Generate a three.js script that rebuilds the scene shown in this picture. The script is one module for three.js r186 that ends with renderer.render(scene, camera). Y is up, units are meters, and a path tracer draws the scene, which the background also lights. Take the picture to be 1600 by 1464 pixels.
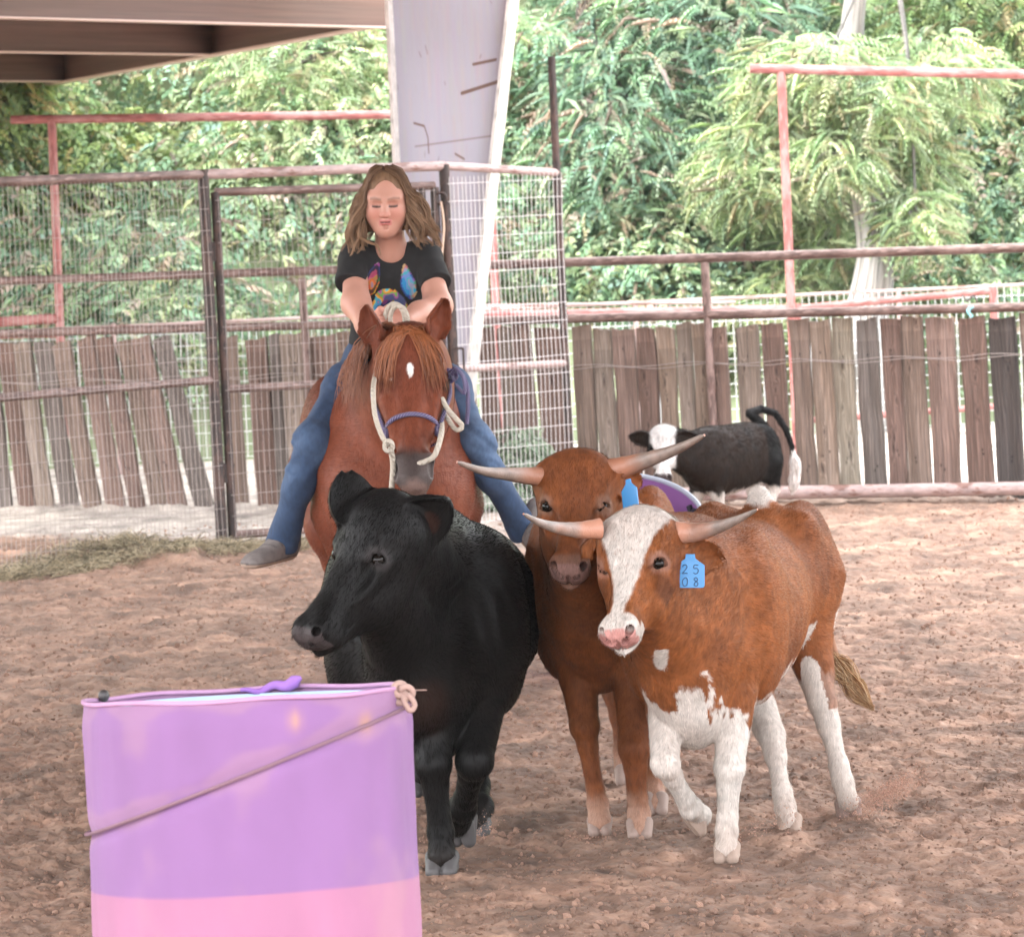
import * as THREE from 'three';
import { mergeGeometries } from 'three/addons/utils/BufferGeometryUtils.js';

// ---------- camera, sky, sun, exposure ----------
const V3 = (x, y, z) => new THREE.Vector3(x, y, z);
const R = (deg) => deg * Math.PI / 180;
const scene = new THREE.Scene();
const FPX = 6500, PW = 1600, PH = 1464, EYE = 2.0;          // focal length in photograph pixels, photograph size, eye height
const camera = new THREE.PerspectiveCamera(2 * Math.atan(PH / 2 / FPX) * 180 / Math.PI, PW / PH, 0.1, 900);
camera.rotation.order = 'YXZ';
camera.position.set(0, EYE, 0);
camera.rotation.set(-Math.atan(412 / FPX), 0, R(-2.7));
camera.focus = 12; camera.userData.fStop = 12;
camera.updateMatrixWorld();
const renderer = new THREE.WebGLRenderer({ antialias: true });
renderer.setSize(1024, 936);
renderer.toneMapping = THREE.LinearToneMapping;
renderer.toneMappingExposure = 5.5;
renderer.shadowMap.enabled = true;

const SUN_DIR = V3(-.8, 1, .45).normalize();            // towards the sun: high on the left, soft through the overcast
{ // thin bright overcast
  const w = 256, h = 128, data = new Float32Array(w * h * 4);
  for (let j = 0; j < h; j++) for (let i = 0; i < w; i++) {
    const el = (j + .5) / h * Math.PI - Math.PI / 2, az = (i + .5) / w * 2 * Math.PI - Math.PI;
    const d = V3(Math.cos(el) * Math.cos(az), Math.sin(el), Math.cos(el) * Math.sin(az));
    const t = Math.max(0, d.y), s = Math.max(0, d.dot(SUN_DIR));
    const glow = .35 * Math.pow(s, 4), m = Math.pow(1 - t, 3), o = (j * w + i) * 4;         // thin bright overcast
    data[o] = 1.34 - .1 * m + glow; data[o + 1] = 1.36 - .1 * m + glow; data[o + 2] = 1.42 - .1 * m + glow * .95; data[o + 3] = 1;
    if (d.y < 0) { const g = Math.max(0, 1 + d.y * 6); for (let c = 0; c < 3; c++) data[o + c] = data[o + c] * g + [.42, .36, .32][c] * (1 - g); }
  }
  const sky = new THREE.DataTexture(data, w, h, THREE.RGBAFormat, THREE.FloatType);
  sky.mapping = THREE.EquirectangularReflectionMapping; sky.magFilter = sky.minFilter = THREE.LinearFilter; sky.needsUpdate = true;
  scene.background = sky; scene.environment = sky; scene.backgroundIntensity = 1; scene.environmentIntensity = 1;
}
scene.fog = new THREE.FogExp2(new THREE.Color(.93, .96, .92), .0003);
const sun = new THREE.DirectionalLight(new THREE.Color(1, .96, .9), 1.4);
sun.position.copy(SUN_DIR).multiplyScalar(60).add(V3(0, 0, -20)); sun.target.position.set(0, 0, -20);
sun.castShadow = true; sun.shadow.radius = 30; sun.shadow.mapSize.set(4096, 4096);
Object.assign(sun.shadow.camera, { left: -30, right: 30, top: 30, bottom: -30, near: 1, far: 150 });
scene.add(sun, sun.target);

// ---------- small helpers ----------
function rng(seed) { let s = seed >>> 0; return () => { s = (s + 0x6d2b79f5) | 0; let t = Math.imul(s ^ (s >>> 15), 1 | s); t = (t + Math.imul(t ^ (t >>> 7), 61 | t)) ^ t; return ((t ^ (t >>> 14)) >>> 0) / 4294967296; }; }
const clamp = (x, a, b) => x < a ? a : x > b ? b : x;
const lerp = (a, b, t) => a + (b - a) * t;
const sstep = (a, b, x) => { const t = clamp((x - a) / (b - a), 0, 1); return t * t * (3 - 2 * t); };
function hash3(x, y, z) { let h = Math.imul(x, 374761393) ^ Math.imul(y, 668265263) ^ Math.imul(z, 1274126177); h = Math.imul(h ^ (h >>> 13), 1274126177); h ^= h >>> 16; return (h >>> 0) / 4294967296; }
function vnoise(x, y, z) {                                   // value noise, -1..1
  const X = Math.floor(x), Y = Math.floor(y), Z = Math.floor(z); let u = x - X, v = y - Y, w = z - Z;
  u = u * u * (3 - 2 * u); v = v * v * (3 - 2 * v); w = w * w * (3 - 2 * w);
  const l = (a, b, t) => a + (b - a) * t;
  return 2 * l(l(l(hash3(X, Y, Z), hash3(X + 1, Y, Z), u), l(hash3(X, Y + 1, Z), hash3(X + 1, Y + 1, Z), u), v),
    l(l(hash3(X, Y, Z + 1), hash3(X + 1, Y, Z + 1), u), l(hash3(X, Y + 1, Z + 1), hash3(X + 1, Y + 1, Z + 1), u), v), w) - 1;
}
const fbm = (x, y, z, o = 4) => { let s = 0, a = .5; for (let i = 0; i < o; i++) { s += a * vnoise(x, y, z); x = x * 2.03 + 17.1; y = y * 2.03 + 5.3; z = z * 2.03 + 9.7; a *= .5; } return s; };
// a point of the place from where it is seen in the photograph and its distance in front of the eye
function P(px, py, d) {
  const v = V3((px - PW / 2) / FPX, -(py - PH / 2) / FPX, -1).applyQuaternion(camera.quaternion);
  return v.multiplyScalar(d / -v.z).add(camera.position);
}
const PXM = (px, d) => px * d / FPX;                          // photograph pixels to metres at a distance
const names = {};
function numbered(n) { names[n] = (names[n] || 0) + 1; return names[n] === 1 ? n : n + '_' + String(names[n] - 1).padStart(3, '0'); }
function tag(o, label, category, group, kind) {
  if (label) o.userData.label = label; if (category) o.userData.category = category;
  if (group) o.userData.group = group; if (kind) o.userData.kind = kind; return o;
}
function thing(name, label, category, pos, turn = 0, group) {
  const o = new THREE.Group(); o.name = numbered(name); if (pos) o.position.copy(pos); o.rotation.y = turn; scene.add(o); o.updateMatrixWorld();
  return tag(o, label, category, group);
}
// part made in world space, stored relative to its (unrotated or rotated) thing
function part(name, geo, mat, parent, world = true) {
  const m = new THREE.Mesh(geo, mat); m.name = name; m.castShadow = m.receiveShadow = true;
  if (parent && world) { parent.updateMatrixWorld(true); geo.applyMatrix4(parent.matrixWorld.clone().invert()); }
  (parent || scene).add(m); return m;
}
function struct(name, geo, mat) { const m = part(name, geo, mat, null); m.name = numbered(name); m.userData.kind = 'structure'; return m; }

// ---------- computed textures ----------
function tileNoise(w, h, seed, fx, fy, oct = 5, gain = .5) {  // tiling fractal value noise, 0..1
  const out = new Float32Array(w * h); let amp = 1, tot = 0;
  for (let o = 0; o < oct; o++) {
    const nx = fx << o, ny = fy << o;
    for (let j = 0; j < h; j++) for (let i = 0; i < w; i++) {
      const x = i / w * nx, y = j / h * ny, X = Math.floor(x), Y = Math.floor(y); let u = x - X, v = y - Y; u = u * u * (3 - 2 * u); v = v * v * (3 - 2 * v);
      const X1 = (X + 1) % nx, Y1 = (Y + 1) % ny, q = seed * 31 + o * 7;
      out[j * w + i] += amp * lerp(lerp(hash3(X, Y, q), hash3(X1, Y, q), u), lerp(hash3(X, Y1, q), hash3(X1, Y1, q), u), v);
    }
    tot += amp; amp *= gain;
  }
  for (let i = 0; i < out.length; i++) out[i] /= tot;
  return out;
}
function dataTex(w, h, fn, srgb = false) {                    // fn(i, index) -> [r,g,b] 0..1
  const d = new Uint8Array(w * h * 4);
  for (let i = 0; i < w * h; i++) { const c = fn(i); for (let k = 0; k < 3; k++) d[i * 4 + k] = clamp(Math.round((Array.isArray(c) ? c[k] : c) * 255), 0, 255); d[i * 4 + 3] = 255; }
  const t = new THREE.DataTexture(d, w, h); t.wrapS = t.wrapT = THREE.RepeatWrapping; t.magFilter = THREE.LinearFilter; t.minFilter = THREE.LinearMipmapLinearFilter; t.generateMipmaps = true;
  if (srgb) t.colorSpace = THREE.SRGBColorSpace; t.needsUpdate = true; return t;
}
const rep = (t, x, y) => { const c = t.clone(); c.repeat.set(x, y); c.needsUpdate = true; return c; };
const lin = (r, g, b) => new THREE.Color().setRGB(r, g, b);

// tube along points with radius function; flat<1 squashes it
function tube(pts, rad, seg = 10, closed = false, steps = 0) {
  const curve = new THREE.CatmullRomCurve3(pts, closed, 'centripetal'), n = steps || Math.max(8, pts.length * 6);
  const P_ = [], N_ = [], U_ = [], I_ = []; const fr = curve.computeFrenetFrames(n, closed);
  const len = curve.getLength();
  for (let i = 0; i <= n; i++) {
    const t = i / n, c = curve.getPointAt(t), r = typeof rad === 'function' ? rad(t) : rad;
    for (let j = 0; j <= seg; j++) {
      const a = j / seg * 2 * Math.PI, nn = fr.normals[i].clone().multiplyScalar(Math.cos(a)).addScaledVector(fr.binormals[i], Math.sin(a));
      P_.push(c.x + nn.x * r, c.y + nn.y * r, c.z + nn.z * r); N_.push(nn.x, nn.y, nn.z); U_.push(j / seg, t * len);
    }
  }
  for (let i = 0; i < n; i++) for (let j = 0; j < seg; j++) { const a = i * (seg + 1) + j, b = a + seg + 1; I_.push(a, a + 1, b, b, a + 1, b + 1); }
  if (!closed) for (const e of [0, n]) {                      // end caps
    const c = curve.getPointAt(e / n), k = P_.length / 3, tn = curve.getTangentAt(e / n).multiplyScalar(e ? 1 : -1);
    P_.push(c.x, c.y, c.z); N_.push(tn.x, tn.y, tn.z); U_.push(.5, 0);
    for (let j = 0; j <= seg; j++) { const q = (e * (seg + 1) + j) * 3; P_.push(P_[q], P_[q + 1], P_[q + 2]); N_.push(tn.x, tn.y, tn.z); U_.push(.5, 0); }
    for (let j = 0; j < seg; j++) e ? I_.push(k, k + 1 + j, k + 2 + j) : I_.push(k, k + 2 + j, k + 1 + j);
  }
  const g = new THREE.BufferGeometry();
  g.setAttribute('position', new THREE.Float32BufferAttribute(P_, 3)); g.setAttribute('normal', new THREE.Float32BufferAttribute(N_, 3)); g.setAttribute('uv', new THREE.Float32BufferAttribute(U_, 2)); g.setIndex(I_);
  return g;
}
const pipe = (a, b, r, seg = 12) => tube([a, a.clone().lerp(b, .5), b], r, seg, false, 2);
// box between two points: w across (horizontal side), h across the other way
function beam(a, b, w, h, upHint = V3(0, 1, 0)) {
  const f = b.clone().sub(a), L = f.length(); f.normalize(); const r = new THREE.Vector3().crossVectors(f, upHint).normalize(), u = new THREE.Vector3().crossVectors(r, f);
  const g = new THREE.BoxGeometry(w, h, L); g.applyMatrix4(new THREE.Matrix4().makeBasis(r, u, f.clone().negate()).setPosition(a.clone().lerp(b, .5))); return g;
}
// ---------- bodies: smooth unions of tapered shapes, meshed as one continuous surface ----------
class Field {
  constructor() { this.add_ = []; this.sub_ = []; this.min = V3(1e9, 1e9, 1e9); this.max = V3(-1e9, -1e9, -1e9); }
  _put(list, f, c, r, k) {
    list.push({ f, x: c.x, y: c.y, z: c.z, r, k });
    if (list === this.add_) { this.min.min(V3(c.x - r - k, c.y - r - k, c.z - r - k)); this.max.max(V3(c.x + r + k, c.y + r + k, c.z + r + k)); }
  }
  static capF(a, ra, b, rb) {
    const ax = a.x, ay = a.y, az = a.z, dx = b.x - ax, dy = b.y - ay, dz = b.z - az, q = 1 / (dx * dx + dy * dy + dz * dz + 1e-12);
    return (x, y, z) => { const px = x - ax, py = y - ay, pz = z - az; let t = (px * dx + py * dy + pz * dz) * q; t = t < 0 ? 0 : t > 1 ? 1 : t;
      const ex = px - dx * t, ey = py - dy * t, ez = pz - dz * t; return Math.sqrt(ex * ex + ey * ey + ez * ez) - (ra + (rb - ra) * t); };
  }
  cap(a, ra, b, rb, k = .04, sub = false) { this._put(sub ? this.sub_ : this.add_, Field.capF(a, ra, b, rb), a.clone().lerp(b, .5), a.distanceTo(b) / 2 + Math.max(ra, rb), k); return this; }
  chain(pts, rs, k = .04) { for (let i = 0; i + 1 < pts.length; i++) this.cap(pts[i], rs[i], pts[i + 1], rs[i + 1], k); return this; }
  // ellipsoid: frame f,u,r (unit), radii a along f, b along u, c along r
  ell(c0, f, u, r, a, b, c, k = .04, sub = false) {
    const m = Math.min(a, b, c);
    this._put(sub ? this.sub_ : this.add_, (x, y, z) => { x -= c0.x; y -= c0.y; z -= c0.z;
      const p = (x * f.x + y * f.y + z * f.z) / a, q = (x * u.x + y * u.y + z * u.z) / b, s = (x * r.x + y * r.y + z * r.z) / c;
      const k0 = Math.sqrt(p * p + q * q + s * s), g0 = Math.sqrt((p / a) ** 2 + (q / b) ** 2 + (s / c) ** 2); return g0 < 1e-9 ? -m : k0 * (k0 - 1) / g0; }, c0, Math.max(a, b, c), k);
    return this;
  }
  ball(c, r, k = .03, sub = false) { return this.cap(c, r, V3(c.x, c.y + 1e-4, c.z), r, k, sub); }
  // elliptical-section body along f from o: sections [x, top, bottom, halfWidth, sideShift] along u and r
  loft(o, f, u, r, secs, n = 2.2, round = .06, k = .06, sub = false) {
    const N = secs.length, x0 = secs[0][0], x1 = secs[N - 1][0], mid = (x0 + x1) / 2, hl = (x1 - x0) / 2; let R_ = 0;
    for (const s of secs) R_ = Math.max(R_, Math.abs(s[1]), Math.abs(s[2]), Math.abs(s[3]) + Math.abs(s[4] || 0));
    const hm = (a, b, c, d, t) => { const m0 = (c - a) / 2, m1 = (d - b) / 2, t2 = t * t, t3 = t2 * t; return (2 * t3 - 3 * t2 + 1) * b + (t3 - 2 * t2 + t) * m0 + (-2 * t3 + 3 * t2) * c + (t3 - t2) * m1; };
    const T = 200, tab = new Float32Array((T + 1) * 4);
    for (let i = 0; i <= T; i++) { const x = x0 + (x1 - x0) * i / T; let j = 0; while (j < N - 2 && secs[j + 1][0] <= x) j++;
      const A = secs[Math.max(0, j - 1)], B = secs[j], C = secs[j + 1], D = secs[Math.min(N - 1, j + 2)], t = (x - B[0]) / (C[0] - B[0]);
      for (let q = 0; q < 4; q++) tab[i * 4 + q] = hm(A[q + 1] || 0, B[q + 1] || 0, C[q + 1] || 0, D[q + 1] || 0, t); }
    const inv = 1 / n, two = n === 2;
    const fn = (px, py, pz) => { px -= o.x; py -= o.y; pz -= o.z;
      const x = px * f.x + py * f.y + pz * f.z, y = px * u.x + py * u.y + pz * u.z, z = px * r.x + py * r.y + pz * r.z;
      let q = (x - x0) / (x1 - x0) * T; q = q < 0 ? 0 : q > T - .001 ? T - .001 : q; const i = q | 0, t = q - i, e = i * 4;
      const top = tab[e] + (tab[e + 4] - tab[e]) * t, bot = tab[e + 1] + (tab[e + 5] - tab[e + 1]) * t, w = tab[e + 2] + (tab[e + 6] - tab[e + 2]) * t, sh = tab[e + 3] + (tab[e + 7] - tab[e + 3]) * t;
      const h = (top - bot) / 2, yy = Math.abs((y - (top + bot) / 2) / h), zz = Math.abs((z - sh) / w);
      const kk = two ? Math.sqrt(yy * yy + zz * zz) : Math.pow(Math.pow(yy, n) + Math.pow(zz, n), inv);
      const d = (kk - 1) * Math.min(h, w) + round, ax = Math.abs(x - mid) - hl + round, m = d > ax ? d : ax;
      const dp = d > 0 ? d : 0, ap = ax > 0 ? ax : 0; return (m < 0 ? m : 0) + Math.sqrt(dp * dp + ap * ap) - round; };
    this._put(sub ? this.sub_ : this.add_, fn, o.clone().addScaledVector(f, mid), Math.hypot(hl, R_ * 1.5), k);
    return this;
  }
  // leaf-shaped cupped shell (ears): base b, direction f (length L), face normal u, across r; half width w, cup depth, thickness th
  leaf(b, f, u, r, L, w, cup, th, k = .02, prof) {
    prof = prof || ((t) => Math.pow(Math.sin(Math.PI * Math.min(1, .18 + .82 * t)), .8));
    const c = b.clone().addScaledVector(f, L / 2);
    this._put(this.add_, (x, y, z) => { x -= b.x; y -= b.y; z -= b.z;
      const p = x * f.x + y * f.y + z * f.z, q = x * u.x + y * u.y + z * u.z, s = x * r.x + y * r.y + z * r.z, t = clamp(p / L, 0, 1);
      const ww = Math.max(.004, w * prof(t)), e = s / ww, cu = cup * (1 - .5 * t) * (Math.min(e * e, 1.5)), sl = 2 * cup * s / (ww * ww), dz = (Math.abs(q - cu) - th) / Math.sqrt(1 + Math.min(sl * sl, 4)), ds = Math.abs(s) - ww, dl = Math.abs(p - L / 2) - L / 2;
      const a = Math.max(dz, 0), g = Math.max(ds, 0), l = Math.max(dl, 0); return (Math.sqrt(a * a + g * g + l * l) + Math.min(Math.max(dz, ds, dl), 0) - .003) * .85; }, c, Math.hypot(L / 2, w, cup) + .01, k);
    return this;
  }
  at(x, y, z) {
    let d = 1e3;
    const A = this.add_;
    for (let i = 0; i < A.length; i++) { const p = A[i], ex = x - p.x, ey = y - p.y, ez = z - p.z, lim = d + p.k + p.r;
      if (lim < 0 || ex * ex + ey * ey + ez * ez > lim * lim) continue;
      const v = p.f(x, y, z), h = p.k - Math.abs(v - d); d = v < d ? v : d; if (h > 0) d -= h * h / (4 * p.k); }
    const S = this.sub_;
    for (let i = 0; i < S.length; i++) { const p = S[i], ex = x - p.x, ey = y - p.y, ez = z - p.z, lim = p.r + p.k - d; if (lim < 0 || ex * ex + ey * ey + ez * ez > lim * lim) continue;
      const v = -p.f(x, y, z), h = p.k - Math.abs(v - d); d = v > d ? v : d; if (h > 0) d += h * h / (4 * p.k); }
    if (this.warp) d += this.warp(x, y, z); if (this.detail && d < .05 && d > -.05) d += this.detail(x, y, z);
    return d;
  }
  // sparse surface nets; color(x,y,z,nx,ny,nz)->[r,g,b] linear; frame f,u,r for texture coordinates
  mesh(cell, color, uvs = 1, fr = null, clip = null, box = null) {   // clip(x,y,z) > 0 leaves a cell out
    const B = 8, m0 = box ? this.min.clone().max(box.min) : this.min, m1 = box ? this.max.clone().min(box.max) : this.max, nb = [0, 1, 2].map((i) => Math.ceil((m1.getComponent(i) - m0.getComponent(i) + 4 * cell) / cell / B));
    const nx = nb[0] * B + 1, ny = nb[1] * B + 1, nz = nb[2] * B + 1, ox = m0.x - 2 * cell, oy = m0.y - 2 * cell, oz = m0.z - 2 * cell;
    const NN = nx * ny * nz; if (NN > Field.cap_) { Field.cap_ = NN; Field.D = new Float32Array(NN); Field.I = new Int32Array(NN); }
    const D = Field.D.fill(1, 0, NN), I = Field.I.fill(-1, 0, NN), near = [], half = B * cell / 2, rad = half * 1.7321 * 1.25 + cell * 2;
    for (let bz = 0; bz < nb[2]; bz++) for (let by = 0; by < nb[1]; by++) for (let bx = 0; bx < nb[0]; bx++) {
      const d = this.at(ox + bx * B * cell + half, oy + by * B * cell + half, oz + bz * B * cell + half);
      if (Math.abs(d) > rad) { if (d < 0) for (let k = 0; k < B; k++) for (let j = 0; j < B; j++) { const q = ((bz * B + k) * ny + by * B + j) * nx + bx * B; D.fill(-1, q, q + B); } continue; }
      near.push(bx, by, bz);
      for (let k = 0; k < B; k++) for (let j = 0; j < B; j++) for (let i = 0; i < B; i++) { const X = bx * B + i, Y = by * B + j, Z = bz * B + k; D[(Z * ny + Y) * nx + X] = this.at(ox + X * cell, oy + Y * cell, oz + Z * cell); }
    }
    const pos = [], sx = 1, sy = nx, sz = nx * ny;
    const C8 = [0, sx, sy, sx + sy, sz, sx + sz, sy + sz, sx + sy + sz], E = [0, 1, 2, 3, 4, 5, 6, 7, 0, 2, 1, 3, 4, 6, 5, 7, 0, 4, 1, 5, 2, 6, 3, 7];
    for (let q = 0; q < near.length; q += 3) for (let k = 0; k < B; k++) for (let j = 0; j < B; j++) for (let i = 0; i < B; i++) {
      const X = near[q] * B + i, Y = near[q + 1] * B + j, Z = near[q + 2] * B + k; if (X >= nx - 1 || Y >= ny - 1 || Z >= nz - 1) continue;
      const o = (Z * ny + Y) * nx + X; let mask = 0; for (let c = 0; c < 8; c++) if (D[o + C8[c]] < 0) mask |= 1 << c; if (mask === 0 || mask === 255) continue; if (clip && clip(ox + (X + .5) * cell, oy + (Y + .5) * cell, oz + (Z + .5) * cell) > 0) continue;
      let x = 0, y = 0, z = 0, n = 0;
      for (let e = 0; e < 24; e += 2) { const a = E[e], b = E[e + 1], da = D[o + C8[a]], db = D[o + C8[b]]; if ((da < 0) === (db < 0)) continue; const t = da / (da - db);
        x += (a & 1) + ((b & 1) - (a & 1)) * t; y += (a >> 1 & 1) + ((b >> 1 & 1) - (a >> 1 & 1)) * t; z += (a >> 2) + ((b >> 2) - (a >> 2)) * t; n++; }
      I[o] = pos.length / 3; pos.push(ox + (X + x / n) * cell, oy + (Y + y / n) * cell, oz + (Z + z / n) * cell);
    }
    const nv = pos.length / 3, nor = new Float32Array(nv * 3), col = new Float32Array(nv * 3), e = cell * .5;
    for (let v = 0; v < nv; v++) {
      let x = pos[v * 3], y = pos[v * 3 + 1], z = pos[v * 3 + 2], gx, gy, gz, gl;
      for (let it = 0; it < 2; it++) {
        gx = this.at(x + e, y, z) - this.at(x - e, y, z); gy = this.at(x, y + e, z) - this.at(x, y - e, z); gz = this.at(x, y, z + e) - this.at(x, y, z - e); gl = Math.hypot(gx, gy, gz) || 1;
        if (it === 0 && gl > e) { const d = clamp(this.at(x, y, z) * 2 * e / gl, -cell * .7, cell * .7); x -= gx / gl * d; y -= gy / gl * d; z -= gz / gl * d; }
      }
      pos[v * 3] = x; pos[v * 3 + 1] = y; pos[v * 3 + 2] = z; nor[v * 3] = gx / gl; nor[v * 3 + 1] = gy / gl; nor[v * 3 + 2] = gz / gl;
      if (color) { const c = color(x, y, z, gx / gl, gy / gl, gz / gl); col[v * 3] = c[0]; col[v * 3 + 1] = c[1]; col[v * 3 + 2] = c[2]; }
    }
    const quads = [];
    for (let q = 0; q < near.length; q += 3) for (let k = 0; k < B; k++) for (let j = 0; j < B; j++) for (let i = 0; i < B; i++) {
      const X = near[q] * B + i, Y = near[q + 1] * B + j, Z = near[q + 2] * B + k, o = (Z * ny + Y) * nx + X, d = D[o] < 0;
      if (X < 1 || Y < 1 || Z < 1 || X >= nx - 1 || Y >= ny - 1 || Z >= nz - 1) continue;
      const quad = (a, b, c, dd, flip) => { a = I[a]; b = I[b]; c = I[c]; dd = I[dd]; if (a < 0 || b < 0 || c < 0 || dd < 0) return; flip ? quads.push(a, dd, c, b) : quads.push(a, b, c, dd); };
      if (d !== (D[o + sx] < 0)) quad(o - sy - sz, o - sz, o, o - sy, !d);
      if (d !== (D[o + sy] < 0)) quad(o - sx - sz, o - sx, o, o - sz, !d);
      if (d !== (D[o + sz] < 0)) quad(o - sx - sy, o - sy, o, o - sx, !d);
    }
    // split by dominant axis for texture coordinates
    const F = fr ? fr[0] : V3(1, 0, 0), U = fr ? fr[1] : V3(0, 1, 0), Rr = fr ? fr[2] : V3(0, 0, 1);
    const map = new Int32Array(nv * 3).fill(-1), PO = [], NO = [], CO = [], UV = [], idx = [];
    const vert = (v, ax) => { let q = map[v * 3 + ax]; if (q >= 0) return q; q = map[v * 3 + ax] = PO.length / 3; const x = pos[v * 3], y = pos[v * 3 + 1], z = pos[v * 3 + 2];
      PO.push(x, y, z); NO.push(nor[v * 3], nor[v * 3 + 1], nor[v * 3 + 2]); if (color) CO.push(col[v * 3], col[v * 3 + 1], col[v * 3 + 2]);
      const a = x * F.x + y * F.y + z * F.z, b = x * U.x + y * U.y + z * U.z, c = x * Rr.x + y * Rr.y + z * Rr.z;
      ax === 0 ? UV.push(b * uvs, c * uvs) : ax === 1 ? UV.push(a * uvs, c * uvs) : UV.push(a * uvs, b * uvs); return q; };
    for (let q = 0; q < quads.length; q += 4) {
      const v = quads[q], w = quads[q + 2], nx_ = nor[v * 3] + nor[w * 3], ny_ = nor[v * 3 + 1] + nor[w * 3 + 1], nz_ = nor[v * 3 + 2] + nor[w * 3 + 2];
      const a = Math.abs(nx_ * F.x + ny_ * F.y + nz_ * F.z), b = Math.abs(nx_ * U.x + ny_ * U.y + nz_ * U.z), c = Math.abs(nx_ * Rr.x + ny_ * Rr.y + nz_ * Rr.z), ax = a > b && a > c ? 0 : b > c ? 1 : 2;
      const t = [0, 1, 2, 3].map((i) => vert(quads[q + i], ax)); idx.push(t[0], t[1], t[2], t[0], t[2], t[3]);
    }
    const g = new THREE.BufferGeometry();
    g.setAttribute('position', new THREE.Float32BufferAttribute(PO, 3)); g.setAttribute('normal', new THREE.Float32BufferAttribute(NO, 3)); g.setAttribute('uv', new THREE.Float32BufferAttribute(UV, 2));
    if (color) g.setAttribute('color', new THREE.Float32BufferAttribute(CO, 3)); g.setIndex(idx);
    return g;
  }
}
// head meshed finer than the body: one surface, the two grids overlap by a hair behind the plane (point c, direction n)
function fineHead(F, cell, fine, color, fr, c, n, rad) {
  const side = (x, y, z) => (x - c.x) * n.x + (y - c.y) * n.y + (z - c.z) * n.z, far = (x, y, z) => Math.hypot(x - c.x, y - c.y, z - c.z) - rad;
  const inHead = (x, y, z) => Math.min(side(x, y, z), -far(x, y, z));
  const a = F.mesh(fine, color, 1, fr, (x, y, z) => -inHead(x, y, z), new THREE.Box3(c.clone().subScalar(rad + .02), c.clone().addScalar(rad + .02)));
  F.warp = (x, y, z) => .0008 * sstep(-.06, -.01, inHead(x, y, z));
  const b = F.mesh(cell, color, 1, fr, (x, y, z) => inHead(x, y, z) - cell * 2); F.warp = null;
  return mergeGeometries([b, a]);
}
Field.cap_ = 0;
// strands of hair: flat tapered ribbons along curves, merged into one geometry with vertex colours
function hairGeo(strands, color) {       // strand: {p:[Vector3...], w, c?}
  const P_ = [], N_ = [], C_ = [], U_ = [], I_ = [];
  for (const s of strands) {
    const n = s.n || 8, curve = new THREE.CatmullRomCurve3(s.p), b0 = P_.length / 3, seg = 3;
    const c = s.c || color; let ref = V3(.3, .2, 1).normalize();
    for (let i = 0; i <= n; i++) {
      const t = i / n, q = curve.getPoint(t), tn = curve.getTangent(t); const side = new THREE.Vector3().crossVectors(tn, ref).normalize(), up = new THREE.Vector3().crossVectors(side, tn);
      const w = s.w * Math.min(1, (1 - t) * 2.2 + .06) * Math.min(1, .55 + t * 3);
      for (let j = 0; j < seg; j++) { const a = j / seg * 2 * Math.PI, nn = side.clone().multiplyScalar(Math.cos(a)).addScaledVector(up, Math.sin(a));
        P_.push(q.x + nn.x * w, q.y + nn.y * w, q.z + nn.z * w); N_.push(nn.x, nn.y, nn.z); const k = s.tip ? t : 0; C_.push(lerp(c[0], s.tip ? s.tip[0] : 0, k), lerp(c[1], s.tip ? s.tip[1] : 0, k), lerp(c[2], s.tip ? s.tip[2] : 0, k)); U_.push(j / seg, t); }
    }
    for (let i = 0; i < n; i++) for (let j = 0; j < seg; j++) { const a = b0 + i * seg + j, b = b0 + i * seg + (j + 1) % seg; I_.push(a, a + seg, b, b, a + seg, b + seg); }
  }
  const g = new THREE.BufferGeometry();
  g.setAttribute('position', new THREE.Float32BufferAttribute(P_, 3)); g.setAttribute('normal', new THREE.Float32BufferAttribute(N_, 3)); g.setAttribute('color', new THREE.Float32BufferAttribute(C_, 3)); g.setAttribute('uv', new THREE.Float32BufferAttribute(U_, 2)); g.setIndex(I_);
  return g;
}
// ---------- textures of the place ----------
const T_grain = (() => { const a = tileNoise(256, 512, 31, 26, 2, 5, .6), b = tileNoise(256, 512, 33, 6, 3, 4, .5); return { a, b,
  bump: dataTex(256, 512, (i) => a[i] * .8 + b[i] * .2), col: dataTex(256, 512, (i) => { const v = sstep(.28, .75, a[i]), q = b[i]; return [.50 + .42 * v + .10 * (q - .5), .50 + .42 * v + .04 * (q - .5), .50 + .42 * v - .02 * (q - .5)]; }, true) }; })();
const T_blotch = (() => { const a = tileNoise(512, 512, 41, 5, 5, 6, .58), b = tileNoise(512, 512, 43, 16, 16, 5, .6); return { a, b, col: dataTex(512, 512, (i) => .62 + .55 * (a[i] - .3), true), bump: dataTex(512, 512, (i) => b[i]) }; })();
const rusty = (() => { // painted pipe gone to rust in patches
  const { a, b } = T_blotch; return (c1, c2, th) => dataTex(512, 512, (i) => { const m = sstep(th - .05, th + .06, a[i] * .7 + b[i] * .3), v = .82 + .4 * (b[i] - .4); return [lerp(c1[0], c2[0], m) * v, lerp(c1[1], c2[1], m) * v, lerp(c1[2], c2[2], m) * v]; }, true); })();
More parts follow.
